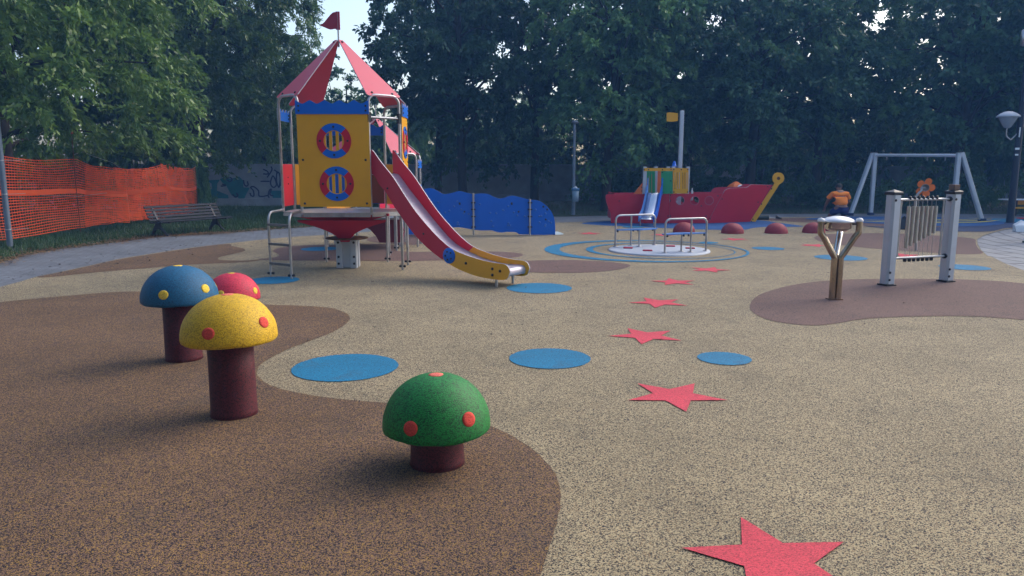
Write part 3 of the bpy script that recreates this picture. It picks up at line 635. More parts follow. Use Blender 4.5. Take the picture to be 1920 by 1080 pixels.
# ---- rear tower, joined to the first by a bridge
C2 = V(-2.86, 15.6, 0); V2 = {}
for k, (x, y) in {'L1': (-.525, -.70), 'L2': (-.925, -.32), 'L3': (-.925, .32), 'L4': (-.525, .70), 'R4': (.525, .70), 'R3': (.925, .32), 'R2': (.925, -.32), 'R1': (.525, -.70)}.items(): V2[k] = C2+V(x, y, 0)
for a, c in (('L2', 'L1'), ('R1', 'R2'), ('L3', 'L4'), ('R4', 'R3')):
    hoop(V2[a], V2[c], 0, 0, 1.88, .021, .11).build('rear_hoop_post', STEEL, TW)
apx2 = V(-2.78, 15.6, 2.58)
for a, c in (('L2', 'L1'), ('R1', 'R2'), ('L3', 'L4'), ('R4', 'R3')): roof_board(V2[a], V2[c], 1.87, .0, TW, apx2)
b = MB(); b.cyl(apx2, apx2+V(0, 0, .3), .012, 8); b.build('rear_roof_pole', STEEL, TW)
b = MB(); b.plate([[(V2[k].x, V2[k].y) for k in order]], (0, 0, .60), (1, 0, 0), (0, 1, 0), .035); b.build('rear_deck', STEEL, TW)
crest(V2['R2']+V(.03, 0, 0), (0, 1, 0), .64, 1.60, 1.78, (1, 0, 0), n=3)
b = MB(); b.plate([rect(0, .64, .64, 1.25)], V2['R2']+V(.02, 0, 0), (0, 1, 0), (0, 0, 1), .016, 0, 1); b.build('rear_side_barrier', [BLUE, EDGE], TW)
arc_ = [(1.0, .58), (0, .58), (0, .50), (.22, .47), (.40, .38), (.52, .24), (.58, .12), (1.0, .12)]
b = MB(); b.plate([arc_], V(-3.25, 15.0, 0), (1, 0, 0), (0, 0, 1), .02); b.build('rear_flared_bracket', plain('shaded_red_board', (.16, .015, .025), .45), TW)  # the red is darkened in the colour for shade under the rear deck
for (x, y) in ((-2.27, 13.75), (-3.72, 14.86), (-2.26, 14.57), (-2.30, 15.27)):
    b = MB(); b.cyl((x, y, 0), (x, y, .92 if x > -3 else .92), .022, 10); b.build('leg', STEEL, TW)
    bb = MB()
    for s in (-1, 1): bb.lathe(V(x+.032*s, y, .06), [(0, -.02), (.018, -.02), (.02, 0), (.018, .02), (0, .02)], 8, R=Matrix.Rotation(pi/2, 3, 'Y'))
    if x > -3: bb.build('foot_bolt', BOLT, TW)
b = MB(); b.box((-2.72, 13.85, .80), (.86, 2.1, .05)); b.build('bridge_deck', STEEL, TW)
for x, m_ in ((-3.17, YEL), (-2.27, RED)):
    b = MB(); b.plate([[(0, .84), (2.05, .84), (2.05, 1.25), (1.6, 1.4), (1.0, 1.32), (.45, 1.5), (0, 1.6)]], V(x, 12.82, 0), (0, 1, 0), (0, 0, 1), .016, 0, 1); b.build('bridge_side_board', [m_, EDGE], TW)
b = MB(); b.tube([V(-2.24, 15.0, .05), V(-2.16, 14.97, .35), V(-2.24, 14.95, .6), V(-2.2, 14.93, .9)], .012, 6); b.build('climbing_rope', plain('rope', (.35, .1, .15), .8, var=.5, vs=40), TW)

# ------------------------------------------------------------------ BLUE CLIMBING WALL
CW = thing('climbing_wall', 'low blue wavy climbing wall with small grips behind the red slide', 'climbing wall', (-.3, 18.05, 0))
def cwp(L): return [(lambda p: (p.x, p.z))(D(u, v, 18.02)) for u, v in L]
top1 = [(760, 372), (775, 360), (797, 354), (810.6, 353), (830, 363), (838, 363.6), (850, 361), (860.6, 358), (874, 361), (886.5, 364)]
bot1 = [(886.5, 430.5), (874, 428), (858, 426), (840, 428), (822, 434), (800, 438), (760, 440)]
top2 = [(889.5, 364), (902, 362.5), (916, 364), (926, 369), (936, 372), (946, 370.5), (958, 367), (970, 368.4), (992, 374)]
bot2 = [(992, 439.5), (974, 439.3), (968, 435.5), (952, 434.7), (940, 436), (930, 434.5), (921, 432), (902, 432), (889.5, 430.8)]
top3 = [(995, 374.5), (1008, 375.6), (1019, 381), (1027, 388.5), (1034, 397), (1039, 409), (1041, 424), (1041, 439)]
bot3 = [(1041, 439.5), (1020, 440.3), (995, 440)]
for tp, bt in ((top1, bot1), (top2, bot2), (top3, bot3)):
    a = dens(cwp(tp), 4); c = dens(cwp(bt), 3)
    b = MB(); b.plate([a+c], (0, 18.03, 0), (1, 0, 0), (0, 0, 1), .02, 0, 1); p = b.build('climbing_board', [BLUE, EDGE], CW)
    x0, x1 = a[0][0], a[-1][0]; rng = random.Random(3)
    gp = MB()
    for i in range(13 if x1-x0 > .8 else 9):
        x = rng.uniform(max(x0, -1.9)+.12, x1-.10)
        zt = min((abs(q[0]-x), q[1]) for q in a)[1]; z = rng.uniform(.2, max(.3, zt-.15))
        gp.lathe((x, 18.018, z), [(.024, 0), (.022, .012), (.014, .02), (0, .022)], 10, R=Matrix.Rotation(pi/2, 3, 'X'))
    gp.build('grip', plain('grip_blue', (.05, .16, .5), .3), p)
    bolts([V(rng.uniform(max(x0, -1.9)+.1, x1-.1), 18.018, rng.uniform(.35, .8)) for i in range(3)], (0, -1, 0), .024, .01).build('bolt', BOLT, p)
for u in (888, 993.5):
    p = G(u, 441); zt = D(u, 362 if u < 900 else 373, 18.0).z; b = MB(); b.cyl((p.x, 17.98, 0), (p.x, 17.98, zt), .024, 10); po = b.build('wall_post', STEEL, CW)
    b = MB()
    for z in (.2, .45, .62, .78): b.box((p.x, 17.985, z), (.11, .05, .03))
    b.build('clamp', BLACK, po)
for x in (-1.9, 1.02):
    b = MB(); b.box((x, 18.08, .05), (.05, .10, .10)); b.build('foot', BLACK, CW)

# ------------------------------------------------------------------ ROUNDABOUT
RC = V(2.875, 14.56, 0)
RA = thing('roundabout', 'steel roundabout with two hooped handrails and blue seats on a pale disc', 'roundabout', RC)
b = MB(); b.lathe(RC, [(0, .03), (.95, .03), (.975, .024), (.98, .0)], 64); b.build('platform', plain('pale_platform', (.42, .46, .52), .5, var=.06), RA)
def hr(pL, pR, mid, seat_back):
    pL, pR, mid, sb = (Z(G(*q), 0) for q in (pL, pR, mid, seat_back))
    h = .66; b = hoop(pL, pR, .03, .03, h, .019, .10); hd = b.build('handrail', STEEL, RA)
    b = MB(); b.tube([Z(mid, .03), Z(mid, h-.01)], .017, 10); b.build('handrail_post', STEEL, RA)
    b = MB(); b.tube([Z(sb, .03), Z(sb, .36)], .017, 10); b.build('seat_post', STEEL, RA)
    A = Z(pL, .375); C = Z(pR, .375); M = Z(sb, .375)
    d = (C-A).normalized(); cen = (A+C)/2; off = (RC-cen); off.z = 0; off.normalize()
    b = MB(); L = [(A-d*.0), (A+off*.10+d*.02), (cen+off*.24), (C+off*.10-d*.02), C, (cen-off*.02)]
    ptsx = [(p.x, p.y) for p in L]
    b.plate([ptsx], (0, 0, .375), (1, 0, 0), (0, 1, 0), .02); st = b.build('seat', LBLUE, RA)
    b = MB()
    for p in (A+d*.05, C-d*.05, cen-d*.05, cen+d*.06): b.lathe(p+V(0, 0, -.03), [(0, -.02), (.018, -.018), (.022, 0), (.015, .02)], 8)
    b.build('bolt', BOLT, st)
    b = MB()
    for p in (pL, pR, mid, sb): b.lathe(Z(p, .031), [(0, .012), (.05, .012), (.055, .0)], 14)
    b.build('foot_plate', STEEL, RA)
hr((1153.5, 465.5), (1227, 462), (1182.5, 463), (1198, 465))
hr((1246, 477.5), (1323, 473.5), (1294.5, 476), (1277, 474.5))
for u, v in ((1177.5, 468.8), (1214, 473.8), (1257, 465.3), (1294, 469.3)):
    p = G(u, v); b = MB(); b.box((p.x, p.y, .045), (.19, .045, .03), -.15, ch=.012); b.build('foot_grip', GPINK, RA)

# ------------------------------------------------------------------ PLAY SHIP
SH = thing('play_ship', 'red wooden play ship with yellow prow, mast and small blue slide', 'play ship', V(4.9, 22.3, 0))
YS = 21.9
def sp(L, Y=YS): return [(lambda p: (p.x, p.z))(D(u, v, Y)) for u, v in L]
hullmats = [RED, EDGE]
def hull_side(Yb, flip=False, holes_on=True, name='hull_board'):
    stern = sp([(1136, 366), (1138, 364.2), (1255, 363.4), (1255, 419.3), (1145.5, 418), (1145, 401), (1141, 391), (1137, 379), (1135.5, 370)])
    if flip: stern = [(max(x, sp([(1158, 380)])[0][0]), z) for x, z in stern]
    b = MB(); b.plate([stern], (0, Yb, 0), (1, 0, 0), (0, 0, 1), .02, 0, 1); o = b.build(name, hullmats, SH)
    if not flip: bolts([V(p[0], Yb-.01, p[1]) for p in sp([(1161, 377), (1252, 405)])], (0, -1, 0), .02, .012).build('bolt', BOLT, o)
    mid = sp([(1255.6, 363.4), (1355.5, 362.6), (1341, 389), (1325.5, 419.8), (1255.6, 419.3)])
    hs = [circ2(*(list(sp([(u, 376)])[0])+[.122]), n=28) for u in (1275, 1302.5, 1329.5)]
    b = MB(); b.plate([mid]+hs, (0, Yb, 0), (1, 0, 0), (0, 0, 1), .02, 0, 1); o = b.build(name, hullmats, SH)
    if not flip:
        b = MB()
        for u in (1275, 1302.5, 1329.5):
            x, z = sp([(u, 376)])[0]; b.plate([circ2(x, z, .135, 28), circ2(x, z, .118, 28)], (0, Yb-.012, 0), (1, 0, 0), (0, 0, 1), .008)
        b.build('porthole_rim', plain('porthole_rim_pink', (.45, .12, .16), .4), o)
        bolts([V(p[0], Yb-.01, p[1]) for p in sp([(1257, 366), (1257, 376.5), (1257, 405), (1257, 409), (1315, 386), (1346, 367), (1324, 405)])], (0, -1, 0), .022, .012).build('bolt', BOLT, o)
hull_side(YS); hull_side(YS+1.35, True)
# bow boards turn inwards to the prow
def bow(Ya, Yb, flip=False):
    px = [(1325.8, 419.8), (1341.2, 389), (1355.8, 362.6), (1358.5, 357.5), (1362.5, 354.6), (1368, 353), (1398.6, 351.7), (1402, 350), (1407.5, 346.3), (1410, 346), (1450, 347), (1403, 420.2)]
    P = sp(px, YS); xs = [p[0] for p in P]; x0, x1 = min(xs), max(xs)
    xa = P[2][0]
    W = []
    for (x, z), (u_, v_) in zip(P, px):
        # turn about the slanted joint line
        t = max(0, (x-P[0][0])-(z-P[0][1])*(P[2][0]-P[0][0])/(P[2][1]-P[0][1])); Yn = YS+.60*min(t, 1.2)/1.15; q_ = D(u_, v_, Yn); W.append(V(q_.x, Ya+(Yb-Ya)*t/1.15, q_.z))
    c = sum(W, V(0, 0, 0))/len(W)
    n = (W[10]-W[0]).cross(W[2]-W[0]).normalized(); 
    tris = tessellate_polygon([[Vector((p[0], p[1], 0)) for p in P]])
    h = n*.01; m = len(W)
    b = MB(); b.add([w+h for w in W]+[w-h for w in W], list(tris)+[tuple(i+m for i in t[::-1]) for t in tris], 0)
    b.add([w+h for w in W]+[w-h for w in W], [(i, (i+1) % m, m+(i+1) % m, m+i) for i in range(m)], 1)
    o = b.build('bow_board', hullmats, SH)
    if not flip:
        bl = []
        for q in sp([(1354, 373), (1331, 410), (1421, 379), (1439, 350)], YS):
            t = max(0, (q[0]-P[0][0])-(q[1]-P[0][1])*(P[2][0]-P[0][0])/(P[2][1]-P[0][1])); Yn = Ya+(Yb-Ya)*t/1.15; bl.append(V(q[0]*Yn/YS, Yn-.02, CAM_H+(q[1]-CAM_H)*Yn/YS))
        bolts(bl, (0, -1, 0), .02, .02).build('bolt', BOLT, o)
bow(YS+.002, YS+.60); bow(YS+1.348, YS+.74, True)
pr = YS+.67
f = 1+.67/YS
L0 = sp([(1402, 418.5), (1411, 419), (1453, 345)], pr); c = sp([(1459, 334.3)], pr)[0]; R_ = .172
a_l = sp([(1404, 417), (1412.5, 417.5)], pr)
arc = []
ang0 = atan2(-.86, .1); 
for i in range(25):
    a = radians(-75)+radians(310)*i/24; arc.append((c[0]+R_*cos(a), c[1]+R_*sin(a)))
L1 = sp([(1403, 419.5), (1413.5, 419.5)], pr)
b = MB(); b.plate([[L1[0], L1[1]]+arc, circ2(c[0], c[1], .05, 16)], (0, pr, 0), (1, 0, 0), (0, 0, 1), .07, 0, 0); po = b.build('prow', YEL, SH)
b = MB(); b.lathe((c[0], pr-.035, c[1]), [(0, .012), (.03, .012), (.05, .0)], 16, R=Matrix.Rotation(pi/2, 3, 'X')); b.build('prow_bolt', RUST, po)
bolts([V(p[0], pr-.035, p[1]) for p in sp([(1446, 354), (1427, 382.5), (1411, 411), (1408, 415)], pr)], (0, -1, 0), .022, .012).build('bolt', BOLT, po)
# decks and cross boards
b = MB(); b.box((4.0, YS+.68, .62), (1.7, 1.3, .04)); b.build('ship_deck', ALU, SH)
b = MB(); b.plate([rect(0, .1, 1.30, .88)], (V(2.98, YS+.03, 0)), (0, 1, 0), (0, 0, 1), .02); b.build('transom', RED, SH)
# cabin
CY = YS-.03
posts = [(1208.5, CY+.02), (1261.5, CY+.02), (1289, CY+.62), (1229, CY+.85), (1252, CY+.85)]
for u, y in posts:
    x, z = sp([(u, 363)], y)[0]; zt = sp([(u, 312.5)], y)[0][1]
    b = MB(); b.box((x, y+.06, (zt+.1)/2), (.10, .10, zt-.1)); b.build('cabin_post', ALU, SH)
def ship_board(px, Y, mat, name, holes=None, bl=None):
    b = MB(); b.plate([sp(px, Y)]+(holes or []), (0, Y, 0), (1, 0, 0), (0, 0, 1), .02, 0, 0); o = b.build(name, mat, SH)
    if bl: bolts([V(p[0], Y-.01, p[1]) for p in sp(bl, Y)], (0, -1, 0), .02, .012).build('bolt', BOLT, o)
    return o
ship_board([(1207, 315), (1261, 315), (1261, 320.6), (1238.5, 320.6), (1207, 320.6)], CY-.02, YEL, 'lintel_board', bl=[(1207.6, 318), (1216, 318), (1242, 318), (1258, 317.5)])
ship_board([(1239.5, 320.9), (1261, 320.9), (1261, 363.3), (1239.5, 363.3)], CY-.02, GREEN, 'green_board', bl=[(1242, 323.5), (1242, 360), (1257.5, 339), (1257.5, 360)])
sl = []
for u in (1265.5, 1269.7, 1273.7, 1280.3, 1284.2, 1288): 
    sl.append(sp([(u-.55, 354), (u+.55, 354), (u+.55, 323), (u-.55, 323)], CY-.02))
ship_board([(1262, 315), (1291, 315.4), (1290, 362.8), (1262, 362.8)], CY-.02, YEL, 'slatted_board', sl, [(1263.5, 317.5), (1277.5, 318), (1291-1.5, 318), (1263.5, 360), (1289, 360)])
ship_board([(1212.8, 320), (1228, 320), (1228, 364), (1212.8, 364)], CY+.84, GREEN, 'inner_green_board', [sp([(1216.5, 362), (1217.3, 362), (1217.3, 322), (1216.5, 322)], CY+.84), sp([(1221.5, 362), (1222.3, 362), (1222.3, 322), (1221.5, 322)], CY+.84)])
oa = [(1186, 366)]+[(1186+(q*55), 366-46*sin(min(1, q)*pi/2)**1.0) for q in (.1, .2, .3, .45, .6, .75, .9, 1.0)]+[(1241, 366)]
ship_board(oa, CY+1.30, ORANGE, 'orange_arch_board', bl=[(1203, 351), (1203, 358)])
x, z = sp([(1275, 313)], CY+.75)[0]; zt = sp([(1275, 207.5)], CY+.75)[0][1]
b = MB(); b.box((x, CY+.75, (zt+.3)/2), (.115, .115, zt-.3), ch=.015); ms = b.build('mast', ALU, SH)
b = MB(); b.lathe((x, CY+.75, zt), [(0, .03), (.05, .02), (.065, -.01)], 4, R=Matrix.Rotation(pi/4, 3, 'Z')); b.build('mast_cap', BLACK, ms)
fl = sp([(1271, 226.8), (1260, 228.2), (1255, 228), (1250, 227.5), (1250, 211.5), (1255, 210.6), (1261, 211), (1271, 212.4)], CY+.75)
b = MB(); b.plate([fl], (0, CY+.75, 0), (1, 0, 0), (0, 0, 1), .02); b.build('ship_flag', YEL, ms)
x, z = sp([(1264, 311)], CY+.45)[0]
b = MB(); b.lathe((x, CY+.45, z), [(0, .15), (.03, .13), (.05, .07), (.06, .0), (.12, -.005), (.12, -.02), (0, -.02)], 20); b.build('blue_bell', BLUE, SH)
# small slide: chute in front of the hull
tdir = Vector((-.36, -.93, 0)).normalized(); tn = Vector((tdir.y, -tdir.x, 0)); tn = tn if tn.x > 0 else -tn
T0 = V(D(1227, 363, CY).x, CY-.02, 0)
prof = dens([(0, .90), (.12, .86), (.30, .66), (.50, .46), (.72, .30), (.92, .235), (1.08, .22), (1.14, .19)], 4)
for side in (-1, 1):
    up = [(s, z+.20*(1-.35*s)) for s, z in prof]; lo = [(s, z-.07) for s, z in prof[::-1]]
    up = [(-.05, 1.32), (.02, 1.16)]+up[1:]
    b = MB(); b.plate([up+lo+[(-.05, .85)]], T0+tn*(.21*side), tdir, (0, 0, 1), .03); b.build('small_slide_side', BLUE if side > 0 else LBLUE, SH)
vs = []
for s, z in prof:
    for w in (-.2, 0, .2): vs.append(T0+tdir*s+tn*w+V(0, 0, z))
b = MB(); b.add(vs, [(i*3+j, i*3+j+1, (i+1)*3+j+1, (i+1)*3+j) for i in range(len(prof)-1) for j in range(2)], 0, True)
o = b.build('small_slide_chute', plain('bright_chute', (.70, .73, .78), .22, .9, var=.05), SH); so = o.modifiers.new('t', 'SOLIDIFY'); so.thickness = .006
for side in (-1, 1):
    b = MB(); p = T0+tdir*1.0+tn*.19*side; b.cyl(Z(p, 0), Z(p, .2), .018, 8); b.build('small_slide_foot', STEEL, SH)

# ------------------------------------------------------------------ RED DOMES
def domething(u, vb, lbl, R=.275):
    p = G(u, vb); loc = V(p.x, p.y+.22, 0)
    t = MB(); prof = [(R*1.0, -.004), (R, .02)]+[(R*cos(a), .02+(R*.86)*sin(a)) for a in [i/14*pi/2 for i in range(1, 15)]]
    prof[-1] = (0, prof[-1][1])
    t.lathe(V(0, 0, 0), prof, 40); o = t.build('rubber_dome', DOME); o.location = loc
    return tag(o, lbl, 'rubber dome', 'red rubber domes in front of the ship')
domething(1286, 437, "red rubber dome behind the roundabout's right handrail")
domething(1378, 438.5, "red rubber dome in front of the ship's bow")
domething(1461, 438.5, "red rubber dome just right of the ship's yellow prow")
domething(1532, 437.5, 'red rubber dome behind the left prong of the drum fork')
domething(1574, 434, 'red rubber dome behind the fork of the drum, rightmost of the five')

# ------------------------------------------------------------------ STEEL DRUM ON FORK
DB = V(3.965, 9.05, 0)
DR = thing('steel_drum', 'polished steel drum carried by a three-pronged tubular fork', 'play drum', DB)
for k, (bx, by, tx, ty) in enumerate(((-.037, -.015, -.232, -.02), (.037, -.015, .232, -.02), (.0, .05, .11, .21))):
    pts = [V(bx, by, 0), V(bx, by, .35), V(bx, by, .49)]
    P = [V(bx, by, .49), V(bx*1.1, by, .53), V((bx*.75+tx*.25), (by*.75+ty*.25), .60), V((bx*.25+tx*.75), by*.25+ty*.75, .765), V(tx*.97, ty, .82), V(tx, ty, .86), V(tx, ty, .965)]
    q = dens([tuple(p) for p in P], 5)
    b = MB(); b.tube([DB+V(*p) for p in [tuple(pts[0]), tuple(pts[1])]+[tuple(x) for x in q]], .038, 18); o = b.build('prong', BRONZE if k < 2 else CHROME, DR)
    b = MB(); b.lathe(DB+V(tx, ty, .962), [(.041, 0), (.044, .014), (.034, .036), (0, .046)], 16); b.build('prong_cap', WHITE, o)
b = MB(); b.box(DB+V(0, 0, .008), (.17, .12, .016)); b.build('base_plate', RUST, DR)
b = MB(); b.lathe(DB+V(0, .04, 0), [(0, 1.022), (.06, 1.018), (.12, 1.005), (.165, .985), (.182, .968), (.180, .955), (.165, .955), (.160, .952), (.160, .885), (.150, .872), (.10, .848), (.05, .838), (0, .835)], 48)
dp = b.build('drum_pan', CHROME, DR)
b = MB(); b.lathe(DB+V(0, .04, 0), [(0, 1.026), (.06, 1.022), (.12, 1.009), (.165, .989), (.186, .972), (.188, .962), (.183, .953)], 48); b.build('drum_head', plain('drum_head_pale', (.72, .73, .76), .3, .2, var=.04), dp)
b = MB(); b.cyl(DB+V(-.235, .0, .93), DB+V(-.155, .03, .93), .012, 8); b.cyl(DB+V(.235, .0, .93), DB+V(.155, .03, .93), .012, 8); b.build('pan_bracket', BLACK, DR)

# ------------------------------------------------------------------ CHIMES
P1 = V(5.17, 10.18, 0); P2 = V(6.18, 10.52, 0)
CM = thing('chime_frame', 'frame of two grey posts with seven hanging metal chime tubes', 'chimes', P1)
cd = (P2-P1).normalized(); cn = Vector((cd.y, -cd.x, 0)); ca = atan2(cd.y, cd.x)
for P, capk in ((P1, 0), (P2, 1)):
    s = .078; k = .03; L = [(-s+k, -s), (s-k, -s), (s, -s+k), (s, s-k), (s-k, s), (-s+k, s), (-s, s-k), (-s, -s+k)]
    b = MB(); b.plate([L], P+V(0, 0, .635), cd, -cn, 1.21); po = b.build('post', ALU, CM)
    s2 = s+.008; b = MB(); b.box(P+V(0, 0, .012), (s2*2, s2*2, .024), ca); b.build('post_foot', BLACK, po)
    b = MB(); b.box(P+V(0, 0, 1.262), (s2*2, s2*2, .045), ca, ch=.008); b.lathe(P+V(0, 0, 1.284), [(.105, 0), (0, .03)], 4, R=Matrix.Rotation(ca+pi/4, 3, 'Z'), sm=False)
    b.build('post_cap', BLACK, po)
    if capk: b = MB(); b.box(P+V(0, 0, 1.335), (.115, .09, .075), ca+.05); b.build('worn_top_block', WOODB, po)
    bolts([P+cn*(.08)+cd*-.04+V(0, 0, z) for z in (.09, .19, 1.17)], cn, .018, .014).build('bolt', BOLT, po)
for z in (1.175, .375):
    b = MB(); b.tube([P1+cd*.06+V(0, 0, z)+cn*.02, P2-cd*.02+V(0, 0, z)+cn*.02], .017, 12); r_ = b.build('rail', STEEL, CM)
    b = MB(); b.lathe(P2-cd*.085+V(0, 0, z)+cn*.02, [(0, -.04), (.035, -.04), (.035, .02), (0, .02)], 14, R=(-cd).to_track_quat('Z', 'Y').to_matrix()); b.build('rail_clamp', BLACK, r_)
for s in (.14, .90):
    b = MB(); b.tube([P1+cd*s+V(0, 0, .375), P1+cd*s+V(0, 0, 1.175)], .013, 10); b.build('upright', STEEL, CM)
TUB = plain('chime_metal', (.42, .40, .37), .35, .8, var=.12, vs=12)
for i in range(7):
    s = .262+i*.079; L = .57-.032*i; p = P1+cd*s+cn*.02; tl = cd*(.0008*((i*5) % 7-3)+.003)
    b = MB(); b.tube([p+tl+V(0, 0, 1.08), p-tl*1.2+V(0, 0, 1.08-L)], .0265, 14); ct = b.build('chime_tube', TUB, CM)
    b = MB(); b.tube([p+V(0, 0, 1.17), p+tl+V(0, 0, 1.08)], .003, 5); b.tube([p-tl*1.2+V(0, 0, 1.08-L), p-tl+V(0, 0, .38)], .003, 5)
    b.tube([p+tl*.9+V(0, 0, 1.02)+cd*-.03, p+tl*.9+V(0, 0, 1.02)+cd*.03], .004, 6); b.build('chime_wire', STEEL, ct)
    b = MB(); b.lathe(p+V(0, 0, 1.195), [(.024, -.02), (.024, .01), (.014, .028), (0, .03)], 10); b.lathe(p+V(0, 0, .34), [(0, -.02), (.02, -.02), (.024, .0), (.024, .02)], 10); b.build('rail_stop', BLACK, ct)

# ------------------------------------------------------------------ FLOWER TALK TUBE
FB = V(G(1719, 470).x, 14.6, 0)
FT = thing('talk_tube', 'orange flower-shaped speaking trumpet on a bent grey tube behind the chimes', 'talk tube', FB)
hx = D(1735, 352, 14.6)
c0 = hx; q = [FB, FB+V(-.03, 0, .5), FB+V(-.07, .03, .92), FB+V(-.05, .03, 1.08), FB+V(.02, .02, 1.17), hx+V(-.06, .03, -.01), hx+V(-.01, .01, 0)]
b = MB(); b.tube([V(*x) for x in dens([tuple(a) for a in q], 5)], .022, 10); b.build('bent_tube', STEEL, FT)
fl = [(lambda a: ((.085+.085*abs(cos(2.5*a))**.6)*cos(a), (.095+.095*abs(cos(2.5*a))**.6)*sin(a)))(2*pi*i/80+.0) for i in range(80)]
ax = Vector((.85, -.5, 0)).normalized()
b = MB(); b.plate([fl, circ2(0, 0, .062, 20)], hx, ax, Vector((.12, .0, 1)).normalized(), .02); b.build('flower', ORANGE, FT)
fn = ax.cross(Vector((0, 0, 1))).normalized(); fn = fn if fn.y < 0 else -fn
b = MB(); b.lathe(hx-fn*.05, [(0, 0), (.03, 0), (.065, .065), (.072, .07), (.06, .06), (.02, .01)], 20, R=fn.to_track_quat('Z', 'Y').to_matrix()); b.build('trumpet', STEEL, FT)

# ------------------------------------------------------------------ SWING FRAME
SWL = V(D(1641, 287, 25.8).x, 25.8, 0); SWR = V(D(1798, 283, 22.7).x, 22.7, 0); zl = 2.12; zr = 2.06
SW = thing('swing_frame', 'grey swing frame without seats over the blue and yellow surface', 'swing frame', (SWL+SWR)/2)
def beam(a, c, w, name, mat, parent, d=None):
    a = Vector(a); c = Vector(c); t = c-a; R = t.to_track_quat('Z', 'Y').to_matrix(); b = MB(); b.box((a+c)/2, (w, d or w, t.length), R=R, ch=w*.15); return b.build(name, mat, parent)
beam(Z(SWL, 0), Z(SWL, zl), .13, 'leg', ALU, SW); beam(Z(SWR, 0), Z(SWR, zr), .13, 'leg', ALU, SW)
lf = G(1594, 404); rf = G(1841, 415)
beam(Z(lf, 0), Z(SWL+V(-.06, .05, 0), zl-.02), .125, 'slanted_leg', ALU, SW); beam(Z(rf, 0), Z(SWR+V(.10, .02, 0), zr-.01), .125, 'slanted_leg', ALU, SW)
b = MB(); b.tube([Z(SWL, zl-.09), Z(SWR, zr-.09)], .05, 14); bar = b.build('crossbar', LSTEEL, SW)
for p, z in ((SWL, zl), (SWR, zr)):
    b = MB(); b.box(Z(p, z+.015), (.16, .15, .03)); b.build('leg_cap', BLACK, SW)
for p in (SWL, SWR, lf, rf):
    b = MB(); b.box(Z(p, .045), (.17, .17, .09)); b.build('leg_foot', GNAVY, SW)
for t in (.16, .40, .66, .86):
    p = Z(SWL.lerp(SWR, t), zl-.09+(zr-zl)*t); b = MB(); b.box(p+V(0, 0, -.065), (.035, .035, .05)); b.tube([p+V(.0, 0, -.09), p+V(.02, 0, -.13), p+V(0, 0, -.16), p+V(-.02, 0, -.13), p+V(0, 0, -.09)], .007, 6); b.build('hanger', STEEL, bar)

# ------------------------------------------------------------------ LAMPS AND POLES
LP = V(14.72, 22.1, 0)
LA = thing('street_lamp', 'tall dark lamp post with two cone-glass lamps at the right edge', 'street lamp', LP)
b = MB(); b.tube([LP, LP+V(0, 0, 1.2), LP+V(0, 0, 5.6)], .1, 14, radii=[.105, .095, .07]); b.build('pole', POLED, LA)
b = MB(); b.box(LP+V(-.06, -.1, 2.62), (.03, .02, .28)); b.box(LP+V(-.08, -.1, 2.15), (.12, .02, .06)); b.box(LP+V(-.08, -.1, 1.98), (.09, .02, .05)); b.build('pole_sticker', PAPER, LA)
def lamp_head(c):
    b = MB(); b.lathe(c, [(0, .16), (.10, .145), (.20, .10), (.28, .04), (.31, 0), (.30, -.01), (0, -.01)], 32); h = b.build('lamp_shade', plain('lamp_shade_grey', (.42, .45, .50), .4, var=.05), LA)
    b = MB(); b.lathe(c+V(0, 0, -.012), [(.255, 0), (.10, -.28), (.05, -.31), (0, -.315)], 28); b.build('lamp_glass', LGLASS, h)
    return h
h1 = D(1890.5, 219, 22.0); lamp_head(h1)
b = MB(); a1 = h1+V(0, 0, -.42); b.tube([V(*x) for x in dens([tuple(LP+V(-.05, 0, h1.z-.45)), tuple(LP+V(-.2, 0, h1.z-.62)), tuple(a1+V(.12, 0, -.22)), tuple(a1+V(.0, 0, -.1)), tuple(h1+V(0, 0, -.3))], 5)], .018, 8); b.build('lamp_arm', STEEL, LA)
h2 = LP+V(.42, 0, 4.05); lamp_head(h2)
b = MB(); b.tube([LP+V(.05, 0, 3.5), h2+V(0, 0, -.62), h2+V(0, 0, -.3)], .018, 8); b.build('lamp_arm', STEEL, LA)
b = MB(); b.lathe(D(1920, 84, 22), [(0, .45), (.09, .40), (.11, .2), (.09, -.02), (0, -.05)], 16); b.build('floodlight', STEEL, LA)

BP = G(1075, 403)
BL = thing('lamp_post', 'thin grey lamp post under the trees left of the ship', 'lamp post', BP)
b = MB(); b.tube([BP, BP+V(0, 0, 3.1)], .055, 12, radii=[.065, .045]); b.build('pole', POLEG, BL)
b = MB(); b.lathe(BP+V(.02, 0, 3.12), [(0, .09), (.08, .06), (.14, 0), (.07, -.03), (0, -.03)], 20); b.build('lamp_head', plain('far_lamp_head', (.2, .22, .25), .4), BL)
BN = thing('litter_bin', 'small blue-rimmed litter bin strapped to the thin grey lamp post', 'litter bin', BP+V(.06, -.18, 0))
bz = D(1078, 378, 25.7).z; bx = D(1078.5, 378, 25.7).x
b = MB(); b.lathe(V(bx, 25.66, bz), [(0, 0), (.10, 0), (.115, .03), (.125, .38), (.12, .38), (.10, .05)], 20); b.build('bin_body', BINM, BN)
b = MB(); b.lathe(V(bx, 25.66, bz+.37), [(.118, 0), (.135, .01), (.14, .08), (.125, .09), (.118, .05)], 20); b.build('bin_rim', BINB, BN)
b = MB()
for s, (dx, dz) in enumerate(((-.05, .09), (.03, .10), (0, .13))): b.lathe(V(bx+dx, 25.66, bz+.37+dz-.05), [(0, -.04), (.05, -.02), (.055, .03), (.02, .07), (0, .07)], 7, sm=False)
b.build('crumpled_paper', PAPER, BN)

